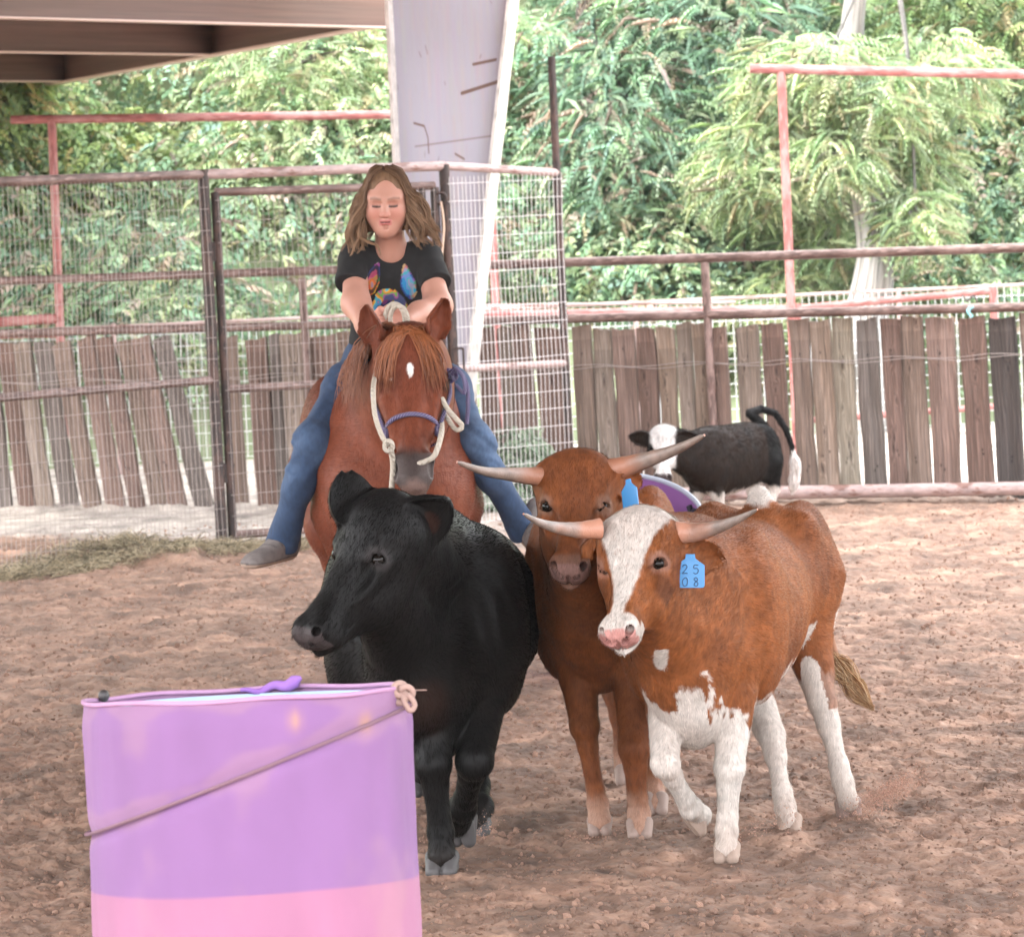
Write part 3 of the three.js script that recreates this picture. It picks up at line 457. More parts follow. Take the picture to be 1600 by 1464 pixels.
// ---------- wooded slope ----------
const hillH = (x, z) => { const d = -z - 34.5; return d < 0 ? -.3 + .3 * sstep(-3, 0, d) * 0 : Math.min(11, d * .95 + .35 * fbm(x * .5, z * .5, 2, 3)); };
{
  const g = new THREE.PlaneGeometry(120, 60, 120, 60); g.rotateX(-Math.PI / 2); g.translate(0, 0, -64); const p = g.attributes.position; for (let i = 0; i < p.count; i++) p.setY(i, hillH(p.getX(i), p.getZ(i)) - (p.getZ(i) > -35 ? .05 : 0)); g.computeVertexNormals();
  struct('hillside', g, new THREE.MeshStandardMaterial({ color: lin(.33, .39, .22), map: rep(T_blotch.col, 20, 20), roughness: .95 }));
}
// a feathery leaf: stem with pairs of pointed leaflets that droop
function sprayGeo(n, len, lw, ll, droop) {
  const P_ = [], I_ = [], add = (a, b, c, d) => { const k = P_.length / 3; for (const v of [a, b, c, d]) P_.push(v.x, v.y, v.z); I_.push(k, k + 1, k + 2, k, k + 2, k + 3); };
  const rd = rng(n * 7 + 1);
  for (let i = 0; i < n; i++) { const t = (i + .6) / n, x = len * t, y = -droop * t * t * len, o = V3(x, y, 0);
    for (const s of [-1, 1]) { const a = (.9 + .3 * rd()) * s, f = V3(Math.cos(a) , -.35 - .5 * rd(), Math.sin(a)).normalize(), r = V3(-Math.sin(a), .25 * (rd() - .5), Math.cos(a)).normalize(), L = ll * (.75 + .4 * rd()) * (1 - .35 * t), w = lw * (.8 + .4 * rd());
      add(o, o.clone().addScaledVector(f, L * .42).addScaledVector(r, w), o.clone().addScaledVector(f, L).add(V3(0, -L * .18, 0)), o.clone().addScaledVector(f, L * .42).addScaledVector(r, -w)); } }
  add(V3(0, 0, 0), V3(len * .5, -droop * .25 * len + .002, .002), V3(len, -droop * len, 0), V3(len * .5, -droop * .25 * len - .002, -.002));
  const g = new THREE.BufferGeometry(); g.setAttribute('position', new THREE.Float32BufferAttribute(P_, 3)); g.setIndex(I_); g.computeVertexNormals(); return g;
}
const sprays = [sprayGeo(6, .24, .0125, .085, .5), sprayGeo(4, .17, .018, .085, .8), sprayGeo(8, .28, .008, .07, .7)];
const leafMat = new THREE.MeshPhysicalMaterial({ color: lin(1, 1, 1), roughness: .6, transmission: .5, thickness: 0, ior: 1.2, specularIntensity: .35, side: THREE.DoubleSide });
const bark = (c) => new THREE.MeshStandardMaterial({ color: lin(...c), map: rep(T_grain.col, 2, .6), bumpMap: rep(T_grain.bump, 2, .6), bumpScale: .03, roughness: .95 });
const barkBrown = bark([.22, .175, .15]), barkPale = bark([.5, .46, .42]), barkGrey = bark([.34, .29, .27]);
const _m = new THREE.Matrix4(), _q = new THREE.Quaternion(), _e = new THREE.Euler(), _c = new THREE.Color();
function crown(parent, clumps, n, geo, cols, seed, size = 1) {     // clumps: [centre, radius]
  n = Math.round(n * 2.4); size *= .85; const rd = rng(seed), im = new THREE.InstancedMesh(geo, leafMat, n), inv = parent ? parent.matrixWorld.clone().invert() : null;
  const W = clumps.map((c) => c[1] * c[1]), tot = W.reduce((a, b) => a + b, 0);
  for (let i = 0; i < n; i++) {
    let u = rd() * tot, k = 0; while (u > W[k] && k < W.length - 1) { u -= W[k]; k++; }
    const [c, r] = clumps[k], a = rd() * 6.283, z = rd() * 2 - 1, q = Math.sqrt(1 - z * z), rr = r * (.55 + .5 * Math.pow(rd(), .7)); const v = V3(q * Math.cos(a) * rr, z * rr * .8, q * Math.sin(a) * rr);
    _e.set((rd() - .5) * 1.5, Math.atan2(-v.z, v.x) + (rd() - .5) * 3.4, (rd() - .5) * 1.4 - .1, 'YXZ'); _q.setFromEuler(_e); const s = size * (.65 + .65 * rd());
    _m.compose(c.clone().add(v), _q, V3(s, s, s)); if (inv) _m.premultiply(inv); im.setMatrixAt(i, _m);
    const kcol = cols[Math.floor(Math.pow(rd(), 1.5) * cols.length)], w = .7 + .6 * rd(); const pale = rd() * .12; im.setColorAt(i, _c.setRGB(kcol[0] * w + pale * .5, kcol[1] * w + pale * .55, kcol[2] * w + pale));
  }
  im.name = 'crown'; im.userData.kind = 'stuff'; im.castShadow = im.receiveShadow = true; (parent || scene).add(im); return im;
}
const G1 = [[.33, .44, .16], [.42, .50, .17], [.26, .38, .16], [.5, .54, .24], [.55, .46, .2]], G2 = [[.27, .43, .26], [.36, .50, .28], [.23, .36, .24], [.46, .54, .34], [.52, .40, .3]], G3 = [[.41, .52, .26], [.5, .59, .33], [.33, .46, .24], [.57, .61, .33], [.52, .46, .28]], G4 = [[.24, .36, .14], [.32, .42, .16], [.2, .3, .12], [.42, .48, .2], [.46, .38, .18]];
function tree(name, label, cat, px, d, y0, trunkPts, r0, barkM, clumps, n, geo, cols, seed, size, group) {
  const base = gp(px, d, y0), t = thing(name, label, cat, base, 0, group), rd = rng(seed + 99);
  const pts = trunkPts.map(([x, y, z]) => base.clone().add(V3(x, y, z))); const G = [tube(pts, (q) => r0 * (1 - .72 * q) * (1 + .05 * Math.sin(q * 31)), 10, false, 24)];
  const cl = clumps.map(([x, y, z, r]) => [base.clone().add(V3(x, y, z)), r]);
  for (const [c, r] of cl) { const o = pts[Math.min(pts.length - 1, 1 + Math.floor(rd() * (pts.length - 1)))], m = o.clone().lerp(c, .5).add(V3((rd() - .5) * .3, .15 * rd(), (rd() - .5) * .3)); G.push(tube([o, m, c], (q) => Math.min(.03, r0 * .38) * (1 - .7 * q), 6, false, 10));
    for (let i = 0; i < 3; i++) { const e = c.clone().add(V3((rd() - .5) * r * 1.9, (rd() - .4) * r * 1.3, (rd() - .3) * r * 1.6)); G.push(tube([c, c.clone().lerp(e, .5).add(V3(0, .05, 0)), e], (q) => .016 * (1 - .8 * q), 5, false, 6)); } }
  part('trunk', mergeGeometries(G), barkM, t); crown(t, cl, n, geo, cols, seed, size); return t;
}
{
  // [px, distance, base height, clumps spread, palette, spray]
  const rd = rng(404), mk = (w, h, y, k, rmin = .5) => { const o = []; for (let i = 0; i < k; i++) o.push([(rd() - .5) * w, y + h * rd(), (rd() - .5) * 1.4, rmin + .35 * rd()]); return o; };
  tree('broadleaf_tree', 'yellow-green leafy tree at the far left under the roof edge', 'tree', 60, 37.2, .3, [[0, -.3, 0], [.05, 1.2, 0], [-.1, 2.6, .1], [.1, 4.6, 0]], .1, barkBrown, mk(2.6, 3.6, .3, 13), 3000, sprays[1], G1, 11, 1.05);
  tree('broadleaf_tree', 'dense tree with a brown trunk above the mesh gate', 'tree', 420, 38, .5, [[0, -.4, 0], [-.05, 1.2, .5], [.05, 2.4, .8], [.1, 5, .5]], .2, barkGrey, mk(2.8, 3.6, .5, 13), 2600, sprays[1], G3, 12, 1.05);
  tree('broadleaf_tree', 'bright tree with drooping leaves just left of the column', 'tree', 590, 37, .2, [[0, -.2, 0], [.1, 1.4, 0], [0, 2.8, 0], [.2, 4.4, 0]], .09, barkBrown, mk(1.8, 3.6, .4, 10), 2600, sprays[0], G3, 13, 1);
  tree('feathery_tree', 'blue-green tree with feathery leaves just right of the column', 'tree', 960, 36.6, .1, [[0, -.2, 0], [.1, 1.2, 0], [-.1, 2.8, 0], [0, 4.8, 0]], .11, barkBrown, mk(2.5, 3.8, .3, 14), 4200, sprays[2], G2, 14, 1.05);
  tree('feathery_tree', 'bluish feathery tree behind the tall fence post', 'tree', 1130, 38.2, .8, [[0, -.4, 0], [.1, 1.2, 0], [.1, 2.6, 0], [0, 4.6, 0]], .12, barkGrey, mk(2.2, 3.6, .3, 11), 3000, sprays[0], G2, 15, 1);
  tree('pale_trunk_tree', 'tree with a thick bleached pale trunk behind the right gateway', 'tree', 1348, 34.1, .0, [[0, -.2, 0], [.05, .8, 0], [.17, 1.4, 0], [.13, 2.2, -.2], [.06, 3.0, -.3], [.3, 4.6, -.2]], .22, barkPale, [[-.7, 2.3, -.3, .5], [-.4, 2.9, -.2, .5], [.75, 2.9, -.3, .5], [.5, 2.2, -.4, .4], [-.1, 2.25, .3, .32], [.3, 2.75, .3, .4], [-.2, 3.0, .3, .35], [.5, 1.75, .2, .3]], 1700, sprays[2], G3, 16, .95);
  tree('feathery_tree', 'soft pale green shrubby tree in the middle of the right gateway', 'tree', 1255, 35.2, -.1, [[0, -.1, 0], [.1, .8, 0], [0, 1.8, 0], [-.1, 2.8, 0]], .05, barkBrown, mk(1.5, 1.9, .4, 8, .4), 2000, sprays[2], G3, 17, .9);
  tree('broadleaf_tree', 'darker green tree at the right edge of the picture', 'tree', 1570, 36.6, .1, [[0, -.2, 0], [.1, 1.2, 0], [0, 2.6, .1], [.2, 4.6, 0]], .1, barkBrown, mk(2, 3.8, .3, 12), 3400, sprays[0], G4, 18, 1);
  tree('broadleaf_tree', 'tall leafy tree at the back over the hillside, left half', 'tree', 230, 42, 3.2, [[0, -.4, 0], [.1, 1.4, 0], [0, 3, 0], [.2, 4, 0]], .16, barkGrey, mk(4, 2.6, -.2, 13, .6), 2600, sprays[1], G2, 19, 1.15);
  tree('broadleaf_tree', 'tall leafy tree at the back over the hillside, right half', 'tree', 1250, 42, 3.2, [[0, -.4, 0], [.1, 1.4, 0], [0, 3, 0], [.2, 4, 0]], .16, barkGrey, mk(4.4, 2.6, -.2, 13, .6), 2600, sprays[0], G1, 20, 1.15);
  // undergrowth covering the slope
  const cl = []; for (let i = 0; i < 160; i++) { const x = -7 + 14 * rd(), d = 35 + 9 * Math.pow(rd(), 1.2); cl.push([V3(x, hillH(x, -d) + .25 + .3 * rd(), -d), .45 + .35 * rd()]); }
  const u = crown(null, cl, 22000, sprays[1], [...G2, ...G3], 30, 1.1); u.name = 'undergrowth'; tag(u, 'tangled green undergrowth covering the slope between the trees', 'undergrowth', null, 'stuff');
  // bush behind the narrow mesh panel
  const b = thing('bush', 'small grey-green bush behind the narrow mesh panel', 'bush', onFence(835, 0).addScaledVector(fn_, .4)), o = b.position.clone(), bc = []; for (let i = 0; i < 9; i++) bc.push([o.clone().add(V3((rd() - .5) * .4, .12 + .42 * rd(), (rd() - .5) * .25)), .13 + .08 * rd()]);
  const st = []; for (let i = 0; i < 14; i++) st.push(tube([o.clone(), o.clone().add(V3((rd() - .5) * .2, .25, (rd() - .5) * .1)), o.clone().add(V3((rd() - .5) * .5, .45 + .2 * rd(), (rd() - .5) * .25))], (q) => .006 * (1 - .7 * q), 5, false, 8)); part('stem', mergeGeometries(st), barkGrey, b);
  crown(b, bc, 900, sprays[1], [[.3, .4, .24], [.38, .46, .32], [.5, .55, .42], [.24, .32, .18]], 31, .38);
}
// dry grass and hay caught along the foot of the left mesh fence
{
  const rd = rng(71), S = []; for (let i = 0; i < 5200; i++) { const u = rd(), px = lerp(-40, 470, u), o = gp(px, lerp(24.1, 25.4, u) - .3 + .45 * (rd() + rd() - 1) - (px > 330 ? .1 : 0)), h = groundH(o.x, o.z), a = rd() * 6.28, L = .05 + .13 * rd(), lift = .015 + .07 * rd() * rd(); o.y = h;
    S.push({ p: [o, o.clone().add(V3(Math.cos(a) * L * .5, lift, Math.sin(a) * L * .5)), o.clone().add(V3(Math.cos(a) * L, lift * (rd() * 1.4), Math.sin(a) * L))], w: .0024, n: 3, c: mul3_([[.34, .27, .17], [.24, .2, .12], [.42, .35, .24], [.1, .085, .055]][Math.floor(rd() * 4)], .7 + .6 * rd()) }); }
  tag(part('dry_grass', hairGeo(S), new THREE.MeshStandardMaterial({ vertexColors: true, roughness: .9 }), null), 'dry grass and hay lying along the foot of the mesh fence', 'grass', null, 'stuff');
}
// ---------- animals: shared ----------
const furTex = (() => { const a = tileNoise(512, 512, 5, 10, 64, 4, .62), b = tileNoise(512, 512, 9, 24, 40, 4, .6); return dataTex(512, 512, (i) => a[i] * .65 + b[i] * .35); })();
const furRough = (() => { const a = tileNoise(256, 256, 15, 6, 10, 4, .6); return dataTex(256, 256, (i) => .5 + .5 * a[i]); })();
const coat = (rough = .62, bump = .0035, sheen = .25, sc = null) => new THREE.MeshPhysicalMaterial({ vertexColors: true, roughness: rough, bumpMap: rep(furTex, 3.2, 3.2), bumpScale: bump, sheen, sheenRoughness: .5, sheenColor: sc || lin(.5, .42, .36), specularIntensity: .28 });
const eyeMat = new THREE.MeshPhysicalMaterial({ color: lin(.006, .004, .003), roughness: .16, specularIntensity: .45 });
const up = V3(0, 1, 0);
function frame(f, hint) { f = f.clone().normalize(); const u = hint.clone().addScaledVector(f, -hint.dot(f)).normalize(); return [f, u, new THREE.Vector3().crossVectors(f, u)]; }
const off = (o, f, u, r, a, b, c) => o.clone().addScaledVector(f, a).addScaledVector(u, b).addScaledVector(r, c);

// one cloven hoof: +x forward, sole at y = 0, about 10 cm wide at size 1
const hoofGeo = (() => {
  const F = new Field();
  for (const s of [-1, 1]) { F.cap(V3(-.012, .05, s * .021), .027, V3(.034, .016, s * .022), .021, .006); F.cap(V3(-.04, .02, s * .02), .022, V3(.03, .012, s * .021), .02, .006); }
  const g = F.mesh(.0042, null, 1), p = g.attributes.position; for (let i = 0; i < p.count; i++) if (p.getY(i) < 0) { p.setY(i, 0); } g.computeVertexNormals(); return g;
})();
function hoof(parent, mat, coronet, dir, size = 1, pitch = 0) {           // coronet: where the leg ends (5.5 cm above the sole)
  const f = dir.clone().setY(0).normalize(), r = new THREE.Vector3().crossVectors(f, up), fp = f.clone().multiplyScalar(Math.cos(pitch)).addScaledVector(up, -Math.sin(pitch)), u = new THREE.Vector3().crossVectors(r, fp);
  const m = new THREE.Matrix4().makeBasis(fp, u, r); m.scale(V3(size, size, size)); m.setPosition(coronet.clone().addScaledVector(u, -.06 * size));
  return part('hoof', hoofGeo.clone().applyMatrix4(m), mat, parent);
}
// cattle head along the frame h = {o: poll, f: to the muzzle, u: out of the forehead, r: across}, length L
// eye set in the side of a head: orbit, socket and two lids; s is the side along r
function eyeAxes(h, s) { const n = h.r.clone().multiplyScalar(.8 * s).addScaledVector(h.u, .56).addScaledVector(h.f, -.06).normalize(), e2 = h.f.clone().addScaledVector(n, -h.f.dot(n)).normalize(); return [n, new THREE.Vector3().crossVectors(n, e2), e2]; }
function eyeSite(F, h, c, s, k) {
  const [n, e1, e2] = eyeAxes(h, s), q = (x, y, z) => c.clone().addScaledVector(e1, x * k).addScaledVector(e2, y * k).addScaledVector(n, z * k);
  F.ell(q(0, -.004, -.004), n, e1, e2, .023 * k, .044 * k, .038 * k, .025);
  F.ell(q(0, 0, .016), n, e1, e2, .012 * k, .0215 * k, .0145 * k, .004, true);
  for (const [y, r] of [[-.0155, .0058], [.0125, .005]]) { const p = []; for (let i = 0; i <= 4; i++) { const x = i / 2 - 1; p.push(q(x * .025, y * (1 - x * x), .0155 * (1 - .45 * x * x))); } for (let i = 0; i < 4; i++) F.cap(p[i], r * k, p[i + 1], r * k, .005); }
}
function eyeBall(t, h, c, s, k) { const [n] = eyeAxes(h, s), g = new THREE.SphereGeometry(.0185 * k, 22, 16), p = c.clone().addScaledVector(n, .0035 * k); g.translate(p.x, p.y, p.z); part('eye', g, eyeMat, t); }
function cattleHead(F, h, L, o = {}) {
  const { f, u, r } = h, k = L / .42, at = (a, b, c) => off(h.o, f, u, r, a * L, b * k, c * k), W = o.wide || 1;
  F.loft(h.o, f, u, r, [[.0, .0, -.12, o.poll ? .096 : .074], [.1, .01, -.15, o.poll ? .099 : .09], [.3, .01, -.185, .094], [.42, .006, -.2, .082], [.56, .002, -.185, .064], [.7, .0, -.15, .053], [.82, .001, -.125, .053], [.92, -.004, -.108, .06], [1.0, -.016, -.094, .055]].map((s) => { const q = s[0] > .5 ? o.heavy || 1 : 1; return [s[0] * L, s[1] * k, s[2] * k * q, s[3] * k * W * q]; }), 2.7, .022 * k, .03);
  for (const s of [-1, 1]) {
    eyeSite(F, h, at(.35, -.036, s * .086 * W), s, k);
    F.cap(at(.22, -.012, s * .086 * W), .013 * k, at(.3, -.008, s * .088 * W), .009 * k, .02);               // brow
    F.ell(at(.44, -.12, s * .066 * W), f, u, r, .085 * k, .06 * k, .028 * k, .04);                          // jaw muscle
    F.cap(at(.43, -.07, s * .088 * W), .014 * k, at(.66, -.055, s * .052 * W), .01 * k, .03);              // cheek ridge
    F.ell(at(.55, -.03, s * .078 * W), f, u, r, .07 * k, .018 * k, .012 * k, .03, true);                   // hollow before the eye
    F.ell(at(.935, -.028, s * .036), f, u, r, .036 * k, .024 * k, .026 * k, .02);                          // nostril wing
    F.cap(at(1.01, -.044, s * .024), .011 * k, at(.965, -.016, s * .047), .0115 * k, .004, true);            // nostril
    F.cap(at(.93, -.084, s * .045), .003 * k, at(.76, -.1, s * .062), .003 * k, .01, true);   // mouth line
  }
  F.ell(at(.965, -.052, 0), f, u, r, .035 * k, .038 * k, .054 * k, .025);                                 // muzzle pad
  F.ell(at(.92, -.098, 0), f, u, r, .05 * k, .018 * k, .04 * k, .015);                                    // lower lip
  F.cap(at(1.03, -.04, 0), .003 * k, at(1.01, -.078, 0), .003 * k, .01, true);                             // philtrum
  return at;
}
function cattleEyes(t, at, L, W, h) { for (const s of [-1, 1]) eyeBall(t, h, at(.35, -.036, s * .086 * W), s, L / .42); }
// local coordinates of a head for colouring: [t along 0..1, out, across]
const headLocal = (h, L) => (x, y, z) => { x -= h.o.x; y -= h.o.y; z -= h.o.z; return [(x * h.f.x + y * h.f.y + z * h.f.z) / L, x * h.u.x + y * h.u.y + z * h.u.z, x * h.r.x + y * h.r.y + z * h.r.z]; };
// eyelids, nostrils and muzzle skin of a cattle head, painted over a coat colour
function faceSkin(c, a, o, s, L, k, lidC, padC, nosC) {
  s = Math.abs(s) / k; o /= k; const ey = Math.hypot((a - .35) * .42, (o + .026) * .8, (s - .094) * .8); c = mix3(c, lidC, sstep(.04, .022, ey) * .8);
  if (a > .88 && s < .062 && o > -.08 && o < .012) {
    c = mix3(c, padC, sstep(.935, .955, a - s * .25 - (o > -.01 ? .02 : 0)));
    const A = [.426, -.04, .025], d = [-.021, .025, .022], p = [a * .42 - A[0], o - A[1], s - A[2]], t = clamp((p[0] * d[0] + p[1] * d[1] + p[2] * d[2]) / .00155, 0, 1);
    const q = Math.hypot(p[0] - d[0] * t, p[1] - d[1] * t, p[2] - d[2] * t); c = mix3(c, nosC, sstep(.0155, .012, q)); }
  if (a > .84 && s < .07 && Math.abs(o + .083) < .003) c = mul3(c, .35);
  return c;
}
const mix3 = (a, b, t) => [a[0] + (b[0] - a[0]) * t, a[1] + (b[1] - a[1]) * t, a[2] + (b[2] - a[2]) * t];
const mul3 = (a, k) => [a[0] * k, a[1] * k, a[2] * k];

const headSide = (h) => h.f.clone().multiplyScalar(.62).addScaledVector(h.u, .78).normalize();       // away from the neck
function hornGeo(pts, r0, r1, base, tip, rings = 7) {
  const L = pts.reduce((s, p, i) => i ? s + p.distanceTo(pts[i - 1]) : 0, 0);
  const g = tube(pts, (t) => lerp(r0, r1, Math.pow(t, .85)) * (1 + .025 * Math.sin(t * rings * 9) * (1 - t)) * (t > .97 ? .6 : 1), 18, false, 48), p = g.attributes.position, uv = g.attributes.uv, c = [];
  for (let i = 0; i < p.count; i++) { const t = clamp(uv.getY(i) / L, 0, 1), n = fbm(p.getX(i) * 60, p.getY(i) * 60, p.getZ(i) * 60, 3), s = fbm(p.getX(i) * 18, p.getY(i) * 18, p.getZ(i) * 18, 2);
    const m = mix3(base, tip, sstep(.12, .55, t + s * .35)); const q = 1 + n * .45 * sstep(.2, .4, t); c.push(m[0] * q, m[1] * q, m[2] * q); }
  g.setAttribute('color', new THREE.Float32BufferAttribute(c, 3)); return g;
}
const hornMat = new THREE.MeshPhysicalMaterial({ vertexColors: true, roughness: .48, bumpMap: rep(furTex, 2, 4), bumpScale: .002, clearcoat: .15, clearcoatRoughness: .4 });

// torso frame standing on the ground: B rear, A front (photograph x and distance)
function bodyFrame(Apx, Ad, Bpx, Bd) { const A = P(Apx, 900, Ad).setY(0), B = P(Bpx, 900, Bd).setY(0), f = A.clone().sub(B).normalize(); return { o: B, f, u: up.clone(), r: new THREE.Vector3().crossVectors(f, up), len: A.distanceTo(B) }; }
const bodyLocal = (b) => (x, y, z) => { x -= b.o.x; z -= b.o.z; return [x * b.f.x + z * b.f.z, y, x * b.r.x + z * b.r.z]; };
function legChain(F, p, r, k) {                              // the long bone below knee or hock is slimmer than both its ends
  const n = p.length, q = [...p], w = [...r]; const A = p[n - 3], B = p[n - 2]; q.splice(n - 2, 0, A.clone().lerp(B, .26), A.clone().lerp(B, .8)); w.splice(n - 2, 0, Math.min(r[n - 3] * .74, r[n - 2] * 1.12), r[n - 2] * .9); F.chain(q, w, k);
}
function foreleg(F, p, r, k = .016) { legChain(F, p, r, k); F.ball(p[2], r[2] * 1.02, .012); F.ball(p[3], r[3] * 1.1, .012); }
function switchHair(pts, n, spread, w, cols, seed) {         // tail tuft
  const rd = rng(seed), S = []; for (let i = 0; i < n; i++) { const t0 = rd() * .5, c = cols[Math.floor(rd() * cols.length)];
    const q = pts.map((p, j) => { const s = spread * Math.sin(Math.PI * Math.min(1, j / (pts.length - 1) * .8 + .12)); return p.clone().add(V3((rd() - .5) * s, (rd() - .5) * s, (rd() - .5) * s)); });
    S.push({ p: q.slice(t0 > .35 ? 1 : 0), w: w * (.6 + .8 * rd()), c: mul3(c, .75 + .5 * rd()), n: 8 }); }
  return hairGeo(S);
}

// short coat hair lying along the body: flow(x, y, z) gives the way it lies
const hairBlade = (() => { const g = new THREE.BufferGeometry(); g.setAttribute('position', new THREE.Float32BufferAttribute([-.5, 0, 0, .5, 0, 0, -.38, .16, .5, .38, .16, .5, 0, .2, 1], 3)); g.setIndex([0, 1, 2, 1, 3, 2, 2, 3, 4]); g.computeVertexNormals(); return g; })();
const hairCoatMat = new THREE.MeshPhysicalMaterial({ roughness: .6, specularIntensity: .22, side: THREE.DoubleSide }), darkHairMat = new THREE.MeshPhysicalMaterial({ roughness: .75, specularIntensity: .06, side: THREE.DoubleSide });
function coatHair(t, g, n, len, wid, flow, seed, vary = .4, mat = hairCoatMat) {
  const p = g.attributes.position, c = g.attributes.color, nn = g.attributes.normal, ix = g.index, T = ix.count / 3, cum = new Float32Array(T), rd = rng(seed); let tot = 0; const A = V3(), B = V3(), C = V3(), N = V3(), D = V3(), S = V3();
  for (let i = 0; i < T; i++) { A.fromBufferAttribute(p, ix.getX(i * 3)); B.fromBufferAttribute(p, ix.getX(i * 3 + 1)).sub(A); C.fromBufferAttribute(p, ix.getX(i * 3 + 2)).sub(A); tot += B.cross(C).length(); cum[i] = tot; }
  const im = new THREE.InstancedMesh(hairBlade, mat, n), M4 = new THREE.Matrix4(), col = new THREE.Color(); const o = t.matrixWorld.elements, ox = o[12], oy = o[13], oz = o[14];
  for (let i = 0; i < n; i++) {
    const u = rd() * tot; let lo = 0, hi = T - 1; while (lo < hi) { const m = (lo + hi) >> 1; if (cum[m] < u) lo = m + 1; else hi = m; }
    const a = ix.getX(lo * 3), b = ix.getX(lo * 3 + 1), d = ix.getX(lo * 3 + 2); let r1 = rd(), r2 = rd(); if (r1 + r2 > 1) { r1 = 1 - r1; r2 = 1 - r2; }
    A.fromBufferAttribute(p, a); B.fromBufferAttribute(p, b); C.fromBufferAttribute(p, d); A.addScaledVector(B.sub(A), r1); A.addScaledVector(C.fromBufferAttribute(p, d).sub(B.fromBufferAttribute(p, a)), r2); N.fromBufferAttribute(nn, a);
    flow(A.x + ox, A.y + oy, A.z + oz, D); D.x += (rd() - .5) * .6; D.y += (rd() - .5) * .6; D.z += (rd() - .5) * .6; D.addScaledVector(N, -D.dot(N)).normalize(); S.crossVectors(N, D);
    const L = len * (.6 + .7 * rd()), W = wid * (.7 + .6 * rd()); M4.makeBasis(S.multiplyScalar(W), N.multiplyScalar(L), D.multiplyScalar(L)).setPosition(A); im.setMatrixAt(i, M4);
    const v = 1 + vary * (rd() * 2 - 1) + .25 * vary * (rd() > .9 ? 2 : 0); im.setColorAt(i, col.setRGB(c.getX(a) * v, c.getY(a) * v, c.getZ(a) * v)); }
  im.name = 'coat_hair'; im.userData.kind = 'stuff'; im.castShadow = im.receiveShadow = true; t.add(im); return im;
}
const bodyFlow = (b, h) => (x, y, z, D) => { const a = h ? (x - h.o.x) * h.f.x + (y - h.o.y) * h.f.y + (z - h.o.z) * h.f.z : 0, far = h ? Math.hypot(x - h.o.x, y - h.o.y, z - h.o.z) : 9; if (far < .5 && a > -.1) D.copy(h.f); else { const q = sstep(.62, .42, y); D.set(-b.f.x * (1 - q), -.45 - q, -b.f.z * (1 - q)); } };
